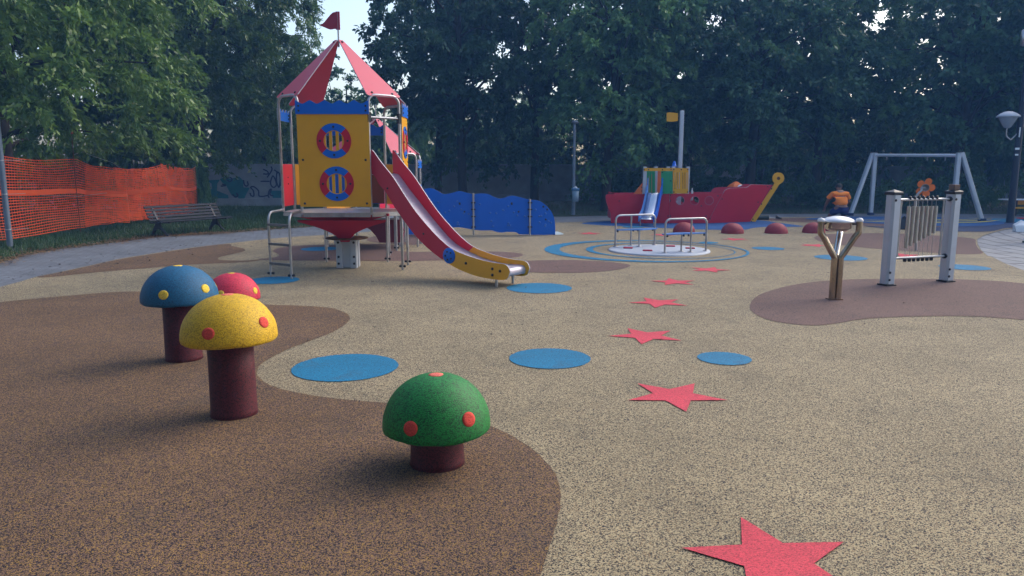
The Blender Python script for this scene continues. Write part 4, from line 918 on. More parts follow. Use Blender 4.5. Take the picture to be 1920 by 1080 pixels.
# left pole and stake
pl = G(19, 462)
LPo = thing('steel_pole', 'tall galvanised pole with wire ties at the left edge, by the net fence', 'pole', pl)
b = MB(); b.cyl(pl, pl+V(0, 0, 4.6), .058, 16); b.build('pole', POLEG, LPo)
b = MB()
for z in (.35, 1.07, 1.75): b.lathe(pl+V(0, 0, z), [(.060, -.012), (.064, 0), (.060, .012)], 16); b.tube([pl+V(.05, -.04, z), pl+V(.3, .2, z+.01)], .006, 5)
b.build('wire_tie', STEEL, LPo)

# ------------------------------------------------------------------ ORANGE NET FENCE
NF = thing('net_fence', 'sagging orange plastic mesh fence with folds, behind the bench', 'net fence', V(-10.6, 18, 0))
kp = [((-12.3, 12.8), 1.82, .10), ((-10.55, 15.55), 1.86, .12), ((-10.62, 18.6), 1.80, .14), ((-10.7, 19.9), 1.62, .12), ((-10.25, 20.9), 1.58, .16), ((-10.95, 21.6), 1.60, .10), ((-10.5, 22.6), 1.70, .14), ((-10.75, 23.6), 1.72, .12), ((-10.55, 24.6), 1.58, .1), ((-10.75, 25.6), 1.62, .12)]
def net_layer(kp, name, wob, seedv, strip=None, sx=.085, sz=.058):
    rng = random.Random(seedv); P = dens([(k[0][0], k[0][1], k[1], k[2]) for k in kp], 10) if False else None
    # resample the top line
    pts = []
    for i in range(len(kp)-1):
        (x0, y0), t0, b0 = kp[i]; (x1, y1), t1, b1 = kp[i+1]; n = max(2, int(hypot(x1-x0, y1-y0)/sx))
        for j in range(n):
            t = j/n; s = t*t*(3-2*t)*.35+t*.65; pts.append((x0+(x1-x0)*s, y0+(y1-y0)*t, t0+(t1-t0)*t-.05*sin(pi*t), b0+(b1-b0)*t+.03*sin(pi*t)))
    nz = int(1.72/sz); b = MB(); grid = []
    for i, (x, y, zt, zb) in enumerate(pts):
        colm = []
        for j in range(nz+1):
            q = j/nz; s = sin(i*.11+q*2.2)*wob+sin(i*.043+seedv+q*1.1)*wob*1.3; w = sin(q*pi)*.5+.5
            dz = .012*sin(i*.09+q*7)+.010*sin(i*.21+q*13)
            colm.append(V(x+s*w, y+.6*s*w, zb+(zt-zb)*q+dz))
        grid.append(colm)
    tw = .0042; th = .0062
    vs = []; fs = []
    for j in range(nz+1):          # horizontal strands
        hw = th*1.2
        for i in range(len(pts)-1):
            a, c = grid[i][j], grid[i+1][j]; o = len(vs); vs += [a+V(0, 0, -hw), c+V(0, 0, -hw), c+V(0, 0, hw), a+V(0, 0, hw)]; fs.append((o, o+1, o+2, o+3))
    for i in range(len(pts)):      # vertical strands
        t = (grid[min(i+1, len(pts)-1)][0]-grid[max(i-1, 0)][0]); t.z = 0; t.normalize(); t = t*tw
        for j in range(nz):
            a, c = grid[i][j], grid[i][j+1]; o = len(vs); vs += [a-t, a+t, c+t, c-t]; fs.append((o, o+1, o+2, o+3))
    b.add(vs, fs, 0, True); o = b.build(name, NET, NF)
    jb = int(nz*.52); vs = []; fs = []
    for i in range(len(pts)-1):
        k = len(vs); a, c = grid[i], grid[i+1]; e = V(.004, 0, 0); vs += [a[jb]+e, c[jb]+e, c[jb+2]+e, a[jb+2]+e]; fs.append((k, k+1, k+2, k+3))
    b = MB(); b.add(vs, fs, 0, True); b.build('net_band', NETBAND, o)
net_layer(kp, 'net', .05, 1)
kp2 = [((-10.72, 18.9), 1.66, .16), ((-10.4, 20.3), 1.50, .14), ((-10.85, 21.3), 1.55, .2), ((-10.4, 22.3), 1.62, .12), ((-10.85, 23.3), 1.72, .16), ((-10.6, 24.3), 1.6, .12), ((-10.9, 25.5), 1.5, .1)]
net_layer(kp2, 'net', .07, 5, sx=.07, sz=.052)
kp3 = [((-10.85, 20.6), 1.60, .15), ((-10.6, 22.0), 1.58, .1), ((-10.95, 23.0), 1.62, .2), ((-10.7, 24.4), 1.60, .12), ((-10.8, 25.6), 1.55, .14)]
net_layer(kp3, 'net', .05, 9, sx=.08, sz=.056)
st = V(-10.58, 18.3, 0)
b = MB(); b.tube([st, st+V(-.01, 0, 1.2), st+V(.0, 0, 2.42)], .010, 8); o = b.build('stake', RUST, NF)
b = MB(); b.box(st+V(0, 0, 2.44), (.06, .03, .05)); b.build('stake_tag', SPOTR, o)
b = MB(); b.tube([st+V(0, 0, 1.92), st+V(.02, .4, 2.0), st+V(.05, .7, 1.9), st+V(.06, 1.6, 1.75), st+V(0, 2.4, 1.5)], .005, 5); b.tube([st+V(.03, -1.5, 1.0), st+V(.03, 0, .92), st+V(.03, 1.3, .96)], .006, 5); b.build('tie_wire', STEEL, NF)
for p in (V(-10.75, 22.9, 0), V(-10.7, 25.55, 0)):
    b = MB(); b.tube([p, p+V(0, 0, 1.7)], .012, 8); b.build('stake', RUST, NF)

# ------------------------------------------------------------------ BENCH
ba = V(-8.42, 17.75, 0); bc = V(-7.56, 19.45, 0)
bd = (bc-ba).normalized(); bn = Vector((bd.y, -bd.x, 0)); bn = bn if bn.x > 0 else -bn
BE = thing('park_bench', 'dark slatted park bench with cast iron legs in front of the orange net', 'bench', (ba+bc)/2)
BL_ = (bc-ba).length
def bslat(off, z, w, t, tilt, name):
    c = (ba+bc)/2+bn*off+V(0, 0, z); X = bd; Yv = (bn*cos(tilt)+V(0, 0, sin(tilt))).normalized(); Zv = X.cross(Yv)
    R = Matrix((X, Yv, Zv)).transposed(); b = MB(); b.box(c, (BL_+.25, w, t), R=R, ch=.006); return b.build(name, BENCH, BE)
for i in range(4): bslat(.24-.105*i, .43-.012*i, .09, .03, -.08 if i else -.25, 'seat_slat')
for i in range(5): bslat(-.13-.038*i, .47+.093*i, .075, .025, 1.95-.0*i, 'back_slat')
for s in (.10, BL_-.10):
    o = ba+bd*s
    def bp(x, z): return o+bn*x+V(0, 0, z)
    b = MB(); L = [(-.33, .86), (-.285, .86), (-.10, .46), (.27, .42), (.33, .43), (.33, .38), (-.02, .37), (-.02, .26), (.13, .10), (.27, 0), (.21, 0), (.02, .16), (-.08, .20), (-.20, .16), (-.30, 0), (-.36, 0), (-.26, .20), (-.17, .36), (-.17, .46)]
    b.plate([L], o, bn, (0, 0, 1), .05); b.build('leg', IRON, BE)
    b = MB(); b.tube([bp(-.15, .52), bp(.0, .60), bp(.2, .60), bp(.33, .55), bp(.34, .47), bp(.30, .43)], .016, 8); b.build('armrest', IRON, BE) if False else None

BE.scale = (1, 1, .80)
# ------------------------------------------------------------------ MAN KNEELING, AND THINGS ON THE FLOOR
def skin_mesh(name, joints, edges, mat, parent, sub=2, squash=None):
    me = bpy.data.meshes.new(name); off = root_loc(parent)
    me.from_pydata([tuple(Vector(j[0])-off) for j in joints], edges, []); ob = bpy.data.objects.new(name, me); col.objects.link(ob)
    ob.modifiers.new('s', 'SKIN'); sm = ob.modifiers.new('u', 'SUBSURF'); sm.levels = sub; sm.render_levels = sub
    for i, j in enumerate(joints):
        r = j[1]; me.skin_vertices[0].data[i].radius = r if isinstance(r, tuple) else (r, r)
        me.skin_vertices[0].data[i].use_root = (i == 0)
    dg = bpy.context.evaluated_depsgraph_get(); ev = ob.evaluated_get(dg); nm = bpy.data.meshes.new_from_object(ev)
    ob.modifiers.clear(); ob.data = nm; nm.materials.clear(); nm.materials.append(mat)
    for p in nm.polygons: p.use_smooth = True
    ob.parent = parent; return ob
M0 = V(D(1576, 400, 23.2).x, 23.2, 0)
MN = thing('person', 'man in orange T-shirt and navy shorts kneeling with his back turned, bending over the ground', 'person', M0)
J = lambda x, y, z: M0+V(x, y, z)
body = [(J(.02, 0, .40), (.15, .13)), (J(.01, .05, .58), (.15, .11)), (J(-.01, .10, .76), (.175, .11)), (J(-.01, .14, .90), (.10, .08)), (J(-.01, .17, .97), (.055, .055)), (J(-.01, .21, 1.06), (.078, .09)), (J(-.01, .22, 1.12), (.062, .075)),
        (J(-.17, .13, .87), .062), (J(-.25, .20, .70), .06), (J(-.27, .30, .58), .052), (J(-.26, .46, .42), .036), (J(-.25, .52, .34), .03),
        (J(.16, .13, .87), .062), (J(.26, .18, .70), .05), (J(.30, .26, .56), .043), (J(.26, .42, .42), .032), (J(.25, .48, .34), .03),
        (J(-.10, .02, .36), .095), (J(-.16, .30, .16), .075), (J(-.17, .36, .07), .06), (J(-.16, .10, .07), .055), (J(-.15, -.14, .06), .038), (J(-.15, -.20, .03), .035),
        (J(.13, .02, .36), .095), (J(.20, .30, .16), .075), (J(.21, .36, .07), .06), (J(.19, .10, .07), .055), (J(.17, -.14, .06), .038), (J(.17, -.20, .03), .035)]
ed = [(0, 1), (1, 2), (2, 3), (3, 4), (4, 5), (5, 6), (3, 7), (7, 8), (8, 9), (9, 10), (10, 11), (3, 12), (12, 13), (13, 14), (14, 15), (15, 16), (0, 17), (17, 18), (18, 19), (19, 20), (20, 21), (21, 22), (0, 23), (23, 24), (24, 25), (25, 26), (26, 27), (27, 28)]
# hands: five short finger chains rooted in each palm
def add_hand(k, sgn):
    w = body[k][0]
    for i, (dx, L) in enumerate(((-.024, .055), (-.009, .065), (.007, .062), (.022, .05))):
        a = len(body); body.append((w+V(dx, .02, -.035), .011)); body.append((w+V(dx*1.3, .035, -.035-L*.6), .009)); body.append((w+V(dx*1.3, .025, -.035-L*1.1), .008))
        ed.extend([(k, a), (a, a+1), (a+1, a+2)])
    a = len(body); body.append((w+V(.035*sgn, .02, -.02), .012)); body.append((w+V(.05*sgn, .035, -.055), .010)); ed.extend([(k, a), (a, a+1)])
add_hand(11, 1); add_hand(16, -1)
bo = skin_mesh('body', body, ed, SKIN, MN)
sh = [(J(.02, .0, .44), (.195, .150)), (J(.01, .05, .60), (.205, .137)), (J(-.01, .10, .76), (.24, .135)), (J(-.01, .14, .885), (.17, .105)), (J(-.01, .165, .955), (.072, .065)),
      (J(-.19, .13, .85), .088), (J(-.265, .185, .735), .084), (J(-.285, .205, .68), .085), (J(.18, .13, .85), .088), (J(.25, .17, .725), .084), (J(.27, .19, .67), .085)]
shirt = skin_mesh('t_shirt', sh, [(0, 1), (1, 2), (2, 3), (3, 4), (3, 5), (5, 6), (6, 7), (3, 8), (8, 9), (9, 10)], SHIRT, MN)
shs = [(J(.02, .0, .44), (.185, .145)), (J(.015, .01, .36), (.19, .145)), (J(-.10, .03, .34), .135), (J(-.15, .24, .20), .115), (J(.135, .03, .34), .135), (J(.19, .24, .20), .115)]
skin_mesh('shorts', shs, [(0, 1), (1, 2), (2, 3), (1, 4), (4, 5)], NAVY, MN)
b = MB(); b.lathe(J(-.01, .205, 1.085), [(.084, -.03), (.089, .0), (.082, .05), (.055, .085), (0, .102)], 20); b.build('hair', HAIR, MN)
for x in (-.15, .17):
    b = MB(); b.box(J(x, -.20, .04), (.09, .24, .08), ch=.025); b.build('shoe', BLACK, MN)
MN.scale = (1.12, 1.05, .95)
# face and ears
b = MB()
for s in (-1, 1): b.lathe(J(-.01+s*.083, .215, 1.06), [(0, -.004), (.018, 0), (.022, .006), (.01, .012), (0, .01)], 10, R=Matrix.Rotation(s*pi/2, 3, 'Y'))
b.build('ear', SKIN, MN)
b = MB(); b.tube([J(-.01, .295, 1.085), J(-.01, .318, 1.055), J(-.01, .30, 1.045)], .01, 8); b.build('nose', SKIN, MN)
b = MB()
for s in (-1, 1): b.lathe(J(-.01+s*.032, .288, 1.085), [(0, -.008), (.01, 0), (0, .008)], 10)
b.build('eye', BLACK, MN)

# cropped bystander's shoe and trouser leg at the right edge
q0 = G(1925, 455); Q = V(q0.x+.26, q0.y, 0)
BY = thing('person', 'person in maroon trousers and white-topped shoe, cut off by the right edge', 'person', Q)
K = lambda x, y, z: Q+V(x, y, z)
lg = [(K(.12, .05, .98), (.15, .11)), (K(.12, .05, 1.2), (.14, .10)), (K(.12, .05, 1.40), (.16, .10)), (K(.12, .05, 1.5), (.06, .06)), (K(.12, .03, 1.62), (.075, .09)), (K(.12, .03, 1.72), (.06, .075)),
      (K(.03, .04, .88), .09), (K(-.12, -.02, .48), .06), (K(-.17, .03, .10), .04), (K(.21, .04, .88), .09), (K(.24, .02, .48), .06), (K(.25, .04, .10), .04),
      (K(.30, .05, 1.40), .055), (K(.38, .03, 1.14), .045), (K(.36, -.08, .92), .032), (K(-.02, .05, 1.40), .055), (K(-.06, .03, 1.14), .045), (K(.02, -.10, .95), .032)]
skin_mesh('body', lg, [(0, 1), (1, 2), (2, 3), (3, 4), (4, 5), (0, 6), (6, 7), (7, 8), (0, 9), (9, 10), (10, 11), (2, 12), (12, 13), (13, 14), (2, 15), (15, 16), (16, 17)], SKIN, BY)
skin_mesh('trousers', [(K(.12, .05, 1.0), (.165, .125)), (K(.03, .04, .86), .105), (K(-.12, -.02, .48), .075), (K(-.17, .03, .12), .06), (K(.21, .04, .86), .105), (K(.24, .02, .48), .075), (K(.25, .04, .12), .06)], [(0, 1), (1, 2), (2, 3), (0, 4), (4, 5), (5, 6)], MAROON, BY)
skin_mesh('sweater', [(K(.12, .05, 1.02), (.16, .12)), (K(.12, .05, 1.2), (.155, .115)), (K(.12, .05, 1.38), (.17, .115)), (K(.12, .05, 1.47), (.08, .08)), (K(.30, .05, 1.39), .07), (K(.38, .03, 1.14), .06), (K(.36, -.07, .95), .045), (K(-.02, .05, 1.39), .07), (K(-.06, .03, 1.14), .06), (K(.015, -.09, .98), .045)], [(0, 1), (1, 2), (2, 3), (2, 4), (4, 5), (5, 6), (2, 7), (7, 8), (8, 9)], MAROON, BY)
for x in (-.17, .25):
    b = MB(); b.box(K(x-.03, -.03, .055), (.13, .26, .07), .7, ch=.025); b.box(K(x-.03, -.03, .015), (.14, .28, .03), .7, mi=1, ch=.008); b.build('shoe', [WHITE, BLACK], BY)
b = MB(); b.lathe(K(.12, .04, 1.69), [(.085, -.06), (.092, .0), (.08, .06), (0, .10)], 18); b.build('hair', HAIR, BY)

# white bag on the terrace
wb = G(1914, 434.5)
b = MB(); b.add([wb+V(*p) for p in [(-.17, -.08, 0), (.15, -.1, 0), (.17, .10, 0), (-.15, .1, 0), (-.20, -.06, .16), (.12, -.08, .17), (.15, .08, .16), (-.17, .08, .18), (-.03, 0, .30), (.06, .02, .27)]],
    [(3, 2, 1, 0), (0, 1, 5, 4), (1, 2, 6, 5), (2, 3, 7, 6), (3, 0, 4, 7), (4, 5, 9, 8), (6, 7, 8, 9), (5, 6, 9), (7, 4, 8)])
tag(b.build('paper_bag', PAPER), 'crumpled white bag standing on the grey terrace pavers', 'bag')

# play counter at far right
pcx = V(D(1905, 400, 25.5).x, 25.5, 0)
PC = thing('play_counter', 'yellow play counter with a thin white top behind the lamp post', 'play counter', pcx)
b = MB(); b.box(V(pcx.x+.25, 25.5, D(1900, 374, 25.5).z), (1.5, .5, .035)); b.build('counter_top', WHITE, PC)
b = MB(); b.box(V(pcx.x+.62, 25.62, D(1900, 379.5, 25.5).z), (1.05, .03, .16)); b.build('front_board', YEL, PC)
b = MB(); b.box(V(pcx.x+.35, 25.5, D(1900, 389.5, 25.5).z), (1.05, .35, .04)); b.build('low_shelf', YEL, PC)
for dx in (-.02, 1.0):
    b = MB(); b.cyl((pcx.x+dx, 25.5, 0), (pcx.x+dx, 25.5, D(1900, 374, 25.5).z), .035, 10); b.build('leg', POLED, PC)
b = MB(); b.box(V(pcx.x+.95, 25.8, D(1900, 368, 25.5).z), (.9, .03, .08)); b.build('rear_rail', EDGE, PC)

# roller tool lying right of the ship
rl = D(1431, 405.5, 23.4)
RT = thing('ground_tool', 'dark green cylinder with a pale rod and black nozzle lying beside the ship prow', 'tool', V(rl.x, 23.4, 0))
x0 = D(1417, 405.5, 23.4).x; x1 = D(1441, 405.5, 23.4).x; x2 = D(1455, 405, 23.4).x; x3 = D(1465.5, 406, 23.4).x
b = MB(); b.cyl((x0, 23.4, .075), (x1, 23.4, .075), .072, 16); b.build('cylinder', DGREEN, RT)
b = MB(); b.cyl((x1, 23.4, .06), (x2, 23.4, .055), .014, 8); b.build('rod', STEEL, RT)
b = MB(); b.tube([V(x2, 23.4, .09), V(x3, 23.4, .03)], .05, 10, radii=[.055, .02]); b.build('nozzle', BLACK, RT)
# dark bag seen behind the chimes
p = G(1692, 430)
b = MB(); b.add([p+V(*q) for q in [(-.13, -.08, 0), (.13, -.08, 0), (.13, .10, 0), (-.13, .10, 0), (-.12, -.05, .18), (.10, -.06, .26), (.11, .06, .28), (-.11, .06, .2), (.02, 0, .36)]], [(3, 2, 1, 0), (0, 1, 5, 4), (1, 2, 6, 5), (2, 3, 7, 6), (3, 0, 4, 7), (4, 5, 8), (5, 6, 8), (6, 7, 8), (7, 4, 8)])
tag(b.build('black_bag', BLACK), 'black work bag on the ground seen between the left chime post and the tubes', 'bag')
# bottle on the ship gunwale, hut behind the bow
bx, bzz = sp([(1307, 363)], YS+.0)[0]
b = MB(); b.lathe(V(bx, YS+.62, .88-.24), [(0, 0), (.035, 0), (.037, .02), (.037, .25), (.02, .31), (.014, .33), (.014, .37), (0, .37)], 14)
tag(b.build('bottle', plain('clear_bottle', (.45, .50, .52), .2, var=.05)), 'pale plastic bottle standing on the ship deck above the middle porthole', 'bottle')
hp = V(D(1379, 360, 25.2).x, 25.2, 0)
HU = thing('play_hut', 'small play hut with pointed orange roof rising behind the ship bow', 'play hut', hp)
zt = D(1379, 340, 25.2).z
b = MB(); b.lathe(hp, [(.50, .78), (.36, .90), (.22, 1.05), (.07, zt-.02), (0, zt)], 6, sm=False); b.build('pointed_roof', ORANGE, HU)
b = MB(); b.lathe(V(hp.x+.05, 25.2-.36, .98), [(0, .03), (.08, .025), (.09, 0)], 16, R=Matrix.Rotation(pi/2-.5, 3, 'X')); b.build('round_window', WHITE, HU)
for i in range(4): a = pi/4+i*pi/2; b = MB(); b.cyl(hp+V(.36*cos(a), .36*sin(a), 0), hp+V(.36*cos(a), .36*sin(a), .86), .04, 10); b.build('post', ALU, HU)
b = MB(); b.box(hp+V(0, .3, .45), (.5, .03, .6)); b.build('wall_board', BLUE, HU)

# ------------------------------------------------------------------ BOUNDARY WALL WITH GRAFFITI
WA = V(-19, 29.8, 0); WB = V(13, 42.2, 0); wd = (WB-WA).normalized(); wn_ = Vector((wd.y, -wd.x, 0))
WL = thing('boundary_wall', 'long grey concrete wall with teal and dark graffiti behind the trees', 'wall', WA)
b = MB(); wl_ = (WB-WA).length; b.box((WA+WB)/2+V(0, 0, .85), (wl_, .18, 1.75), atan2(wd.y, wd.x), ch=.01); b.box((WA+WB)/2+V(0, 0, 1.75), (wl_, .24, .05), atan2(wd.y, wd.x), ch=.01)
b.box((WA+WB)/2+wn_*.12+V(0, 0, .12), (wl_, .08, .36), atan2(wd.y, wd.x), ch=.01); b.build('wall', CONC, WL)
W2 = V(30, 40, 0); b = MB(); b.box((WB+W2)/2+V(0, 0, .85), ((W2-WB).length, .18, 1.7), atan2((W2-WB).y, (W2-WB).x), ch=.01)
b.build('wall', CONC, WL)
def WP(u, v):
    d = ray(u, v); n = wn_; P = WA+wn_*.095; t = (n.x*P.x+n.y*P.y)/(n.x*d.x+n.y*d.y); return V(d.x*t, d.y*t, CAM_H+d.z*t)
gd = [0]
def strokes(lines, w, mat, name, off=0.):
    b = MB()
    for L in lines:
        gd[0] += 1; k = (gd[0] % 7)*.0012
        P = [WP(*p) for p in L]
        Q = [V(*x) for x in dens([tuple(p) for p in P], 4)] if len(P) > 2 else P
        for i in range(len(Q)-1):
            a, c = Q[i], Q[i+1]; t = (c-a).normalized(); s = t.cross(wn_)*w/2; o = wn_*(off+k); e = t*w*.3
            b.add([a-s+o-e, c-s+o+e, c+s+o+e, a+s+o-e], [(0, 1, 2, 3)]); k += .00003
    b.build(name, mat, WL)
def fills(polys, mat, name, off):
    b = MB()
    for L in polys:
        P = [WP(*p)+wn_*off for p in L]; q = [((p-WA).dot(wd), p.z) for p in P]
        tr = tessellate_polygon([[Vector((a, c, 0)) for a, c in q]]); b.add(P, tr); off += .001
    b.build(name, mat, WL)
T_ = lambda L: [(340+x/8.31, 290+y/8.31) for x, y in L]
fills([T_([(380, 400), (600, 390), (560, 450), (555, 560), (730, 630), (735, 680), (560, 680), (545, 800), (520, 740), (505, 700), (430, 735), (370, 690), (365, 610), (420, 560), (480, 530), (470, 450)]),
       T_([(600, 380), (680, 340), (760, 380), (900, 340), (960, 400), (970, 510), (1065, 515), (1000, 640), (930, 800), (900, 700), (880, 660), (790, 640), (740, 560), (700, 480), (640, 440)]),
       T_([(1380, 560), (1560, 560), (1570, 720), (1490, 800), (1430, 680)])], TEAL, 'teal_graffiti', .002)
strokes([T_(L) for L in [[(700, 380), (740, 350), (790, 380), (760, 420), (720, 400)], [(970, 400), (980, 460), (1010, 490), (1040, 470), (1030, 420)], [(1070, 600), (1090, 640), (1130, 640), (1120, 560), (1080, 510), (1130, 500), (1200, 560), (1210, 640), (1270, 650), (1350, 640), (1360, 690), (1290, 680)],
                         [(1195, 690), (1230, 765), (1240, 700), (1200, 690)], [(1330, 700), (1320, 760)], [(1280, 230), (1340, 260), (1350, 300), (1280, 300)], [(1400, 190), (1410, 240), (1340, 350)], [(1240, 415), (1370, 415)], [(1420, 330), (1390, 420), (1400, 480), (1440, 510), (1480, 470), (1460, 380), (1430, 330)], [(1490, 260), (1480, 400), (1520, 510), (1540, 380), (1520, 280), (1490, 290)],
                         [(1350, 640), (1370, 560), (1400, 540), (1380, 620), (1430, 640)], [(620, 490), (690, 480), (640, 460)], [(800, 620), (840, 660), (880, 640), (860, 600)], [(1450, 240), (1560, 330), (1550, 480)]]], .055, INK, 'dark_scribble_graffiti', .012)
K_ = lambda L: [(1040+x/6, 220+y/6) for x, y in L]
strokes([K_(L) for L in [[(478, 660), (480, 790)], [(525, 640), (485, 710), (522, 780)], [(500, 690), (535, 690), (530, 720), (500, 715)], [(548, 760), (560, 680), (585, 750), (590, 670)], [(610, 640), (580, 670), (590, 720), (625, 700), (625, 660)], [(650, 730), (640, 760), (670, 760)]]], .13, CHALK, 'pale_letter_graffiti', .012)

# ------------------------------------------------------------------ TREES
LEAF_A = leafmat('leaf_left', (.06, .125, .025), (.15, .25, .05), .35)
LEAF_B = leafmat('leaf_dark', (.028, .075, .036), (.095, .19, .08), .35)
LEAF_C = leafmat('leaf_mid', (.04, .10, .038), (.14, .26, .08), .35)
LEAF_Y = leafmat('leaf_sunlit', (.30, .32, .04), (.5, .5, .08), .3)  # sunlight painted into the leaf colour
def leaves(seed, ns, nt, nl, R, C, ll, lw, twl, droop=.5, shell=.45, flat=0.):
    g = np.random.default_rng(seed)
    d = g.normal(size=(ns, 3)); d /= np.linalg.norm(d, axis=1, keepdims=True)
    lob = g.normal(size=(7, 3)); lob /= np.linalg.norm(lob, axis=1, keepdims=True)
    bump = 1+.22*np.max(np.maximum(0, d@lob.T)**6, axis=1)-.14*g.random(ns)
    r = g.random(ns)**shell*bump
    sc = d*r[:, None]*np.array(R)+np.array(C)
    out = d.copy(); out[:, 2] *= .3
    td = g.normal(size=(ns, nt, 3))*.75+out[:, None, :]*.9; td[..., 2] *= .7; td /= np.linalg.norm(td, axis=2, keepdims=True)
    L = twl*(.6+.7*g.random((ns, nt, 1)))
    t = np.sort(g.random((ns, nt, nl, 1)), axis=2)
    p = sc[:, None, None, :]+td[:, :, None, :]*L[:, :, None, :]*t
    p[..., 2] -= droop*(t[..., 0]**2)*L[:, :, None, 0]
    p += g.normal(size=p.shape)*.045
    ax = td[:, :, None, :]*.8+g.normal(size=p.shape)*.55; ax[..., 2] -= .45+droop*.5*t[..., 0]
    ax /= np.linalg.norm(ax, axis=3, keepdims=True)
    sd = g.normal(size=p.shape); sd -= (sd*ax).sum(3, keepdims=True)*ax; sd /= np.linalg.norm(sd, axis=3, keepdims=True)
    s = (.65+.7*g.random(p.shape[:3]+(1,)))
    a = p; m = p+ax*ll*.45*s; e = p+ax*ll*s; w = sd*lw*.5*s
    q = np.stack([a, m-w, e, m+w], axis=3).reshape(-1, 3)
    return q, sc
def make_tree(label, loc, seed, R, C, mat, ns=120, nt=8, nl=42, ll=.17, lw=.075, twl=.95, trunk=.2, droop=.5, shell=.45, group=None, name='tree', limbs=26, zmin=.03):
    q, sc = leaves(seed, ns, nt, nl, R, C, ll, lw, twl, droop, shell)
    t = thing(name, label, 'tree' if name == 'tree' else 'shrub', (0, 0, 0), group)
    L4 = q.reshape(-1, 4, 3); q = L4[L4[..., 2].min(1) > zmin+.25*np.sin(L4[:, 0, 0]*3)*(zmin > .5)].reshape(-1, 3)
    quick_mesh('crown', q, 4, mat, t)
    rng = random.Random(seed); b = MB(); H = C[2]-R[2]*.35; top = V(rng.uniform(-.2, .2)+C[0]*.5, rng.uniform(-.2, .2)+C[1]*.5, H)
    if trunk:
        b.tube([V(0, 0, -.05), V(.02, 0, .25), V(top.x*.3, top.y*.3, H*.5), top, V(C[0], C[1], C[2]+R[2]*.6)], trunk, 10, radii=[trunk*1.35, trunk, trunk*.85, trunk*.7, trunk*.12])
        order_ = sorted(range(len(sc)), key=lambda i: rng.random())[:limbs]
        for i in order_:
            e = Vector([float(x) for x in sc[i]]); hh = rng.uniform(H*.55, C[2]+R[2]*.2); s = V(top.x*.6, top.y*.6, min(hh, e.z-.1) if e.z > H*.4 else H*.4)
            mid = s.lerp(e, .5)+V(rng.uniform(-.2, .2), rng.uniform(-.2, .2), rng.uniform(.1, .5)); b.tube([s, mid, e], .05, 5, radii=[trunk*.32, trunk*.18, trunk*.05])
        b.build('trunk', BARK, t)
    t.location = loc
    return t
def place(proto, label, loc, rz, sc):
    return dup(proto, loc, rz, sc, label)
GT = 'trees around the playground'
# nearer, leafy trees on the left
LA1 = make_tree('big light green tree with drooping leaf sprays over the near end of the orange net', (-12.6, 18.8, -.03), 11, (5.2, 5.0, 4.6), (0, 0, 5.6), LEAF_A, 300, 8, 42, .155, .060, .78, .24, .5, .40, GT, zmin=1.75)
LA2 = make_tree('leafy tree hanging low over the far end of the net and the graffiti wall', (-11.2, 27.2, -.03), 12, (3.7, 4.0, 5.4), (0, 0, 6.5), LEAF_A, 290, 8, 36, .165, .066, .74, .22, .5, .45, GT, zmin=1.3)
place(LA1, 'tall tree behind the left pole, its crown running off the left edge', (-19.5, 23.5, -.03), 2.1, (1.05, 1.05, 1.15))
place(LA2, 'tree rising behind the two left trees, seen above the orange net', (-15.5, 30.5, -.03), 1.3, (1.1, 1.1, 1.2))
place(LA2, 'airy tree right of the left group, its thin top against the white sky', (-11.6, 35.5, -.03), 4.0, (.72, .72, 1.0))
# dark trees across the back
A = make_tree('dark tree whose low branches hang behind the climbing wall', (-2.0, 30.5, -.03), 21, (3.9, 3.4, 5.2), (0, 0, 6.3), LEAF_B, 160, 7, 32, .18, .10, .62, .20, .3, .5, GT)
B_ = make_tree('dark tree with lighter sprays just left of the ship mast', (3.6, 29.0, -.03), 22, (3.3, 3.0, 5.0), (.2, 0, 6.6), LEAF_C, 190, 7, 32, .18, .10, .65, .19, .35, .5, GT)
C_ = make_tree('broad dark tree standing behind the bow of the ship', (9.6, 30.5, -.03), 23, (4.0, 3.4, 5.4), (0, 0, 6.1), LEAF_B, 185, 7, 32, .18, .10, .62, .22, .3, .5, GT)
D_ = make_tree('green tree behind the left end of the swing frame', (13.1, 32.5, -.03), 24, (3.6, 3.4, 5.4), (0, 0, 6.6), LEAF_C, 230, 7, 32, .18, .10, .62, .2, .3, .5, GT)
place(B_, 'dark tree right beside the white sky gap, behind the tower roof', (-3.3, 33.5, -.03), 1.0, (.8, .9, 1.12))
place(A, 'tree in the row between the climbing wall and the litter bin', (1.0, 33.2, -.03), 2.4, (1., 1., 1.1))
place(C_, 'tall dark tree directly behind the ship mast and yellow flag', (6.5, 33.0, -.03), 3.9, (.95, .95, 1.12))
place(A, 'dark tree behind the gap between ship prow and swing frame', (11.6, 35.5, -.03), 4.4, (1.0, 1.0, 1.02))
place(C_, 'big tree filling the view behind the chimes and the crossbar', (18.6, 31.8, -.03), 5.2, (1.15, 1.1, 1.12))
place(A, 'large hazy tree behind the right leg of the swing frame', (22.6, 29.5, -.03), .7, (1.15, 1.1, 1.2))
place(D_, 'tree behind the lamp post at the right edge', (25.6, 26.5, -.03), 1.9, (1.1, 1.1, 1.15))
place(C_, 'tree beyond the right edge of the photo, part of its crown in view', (27.0, 33.5, -.03), 2.9, (1.1, 1.1, 1.2))
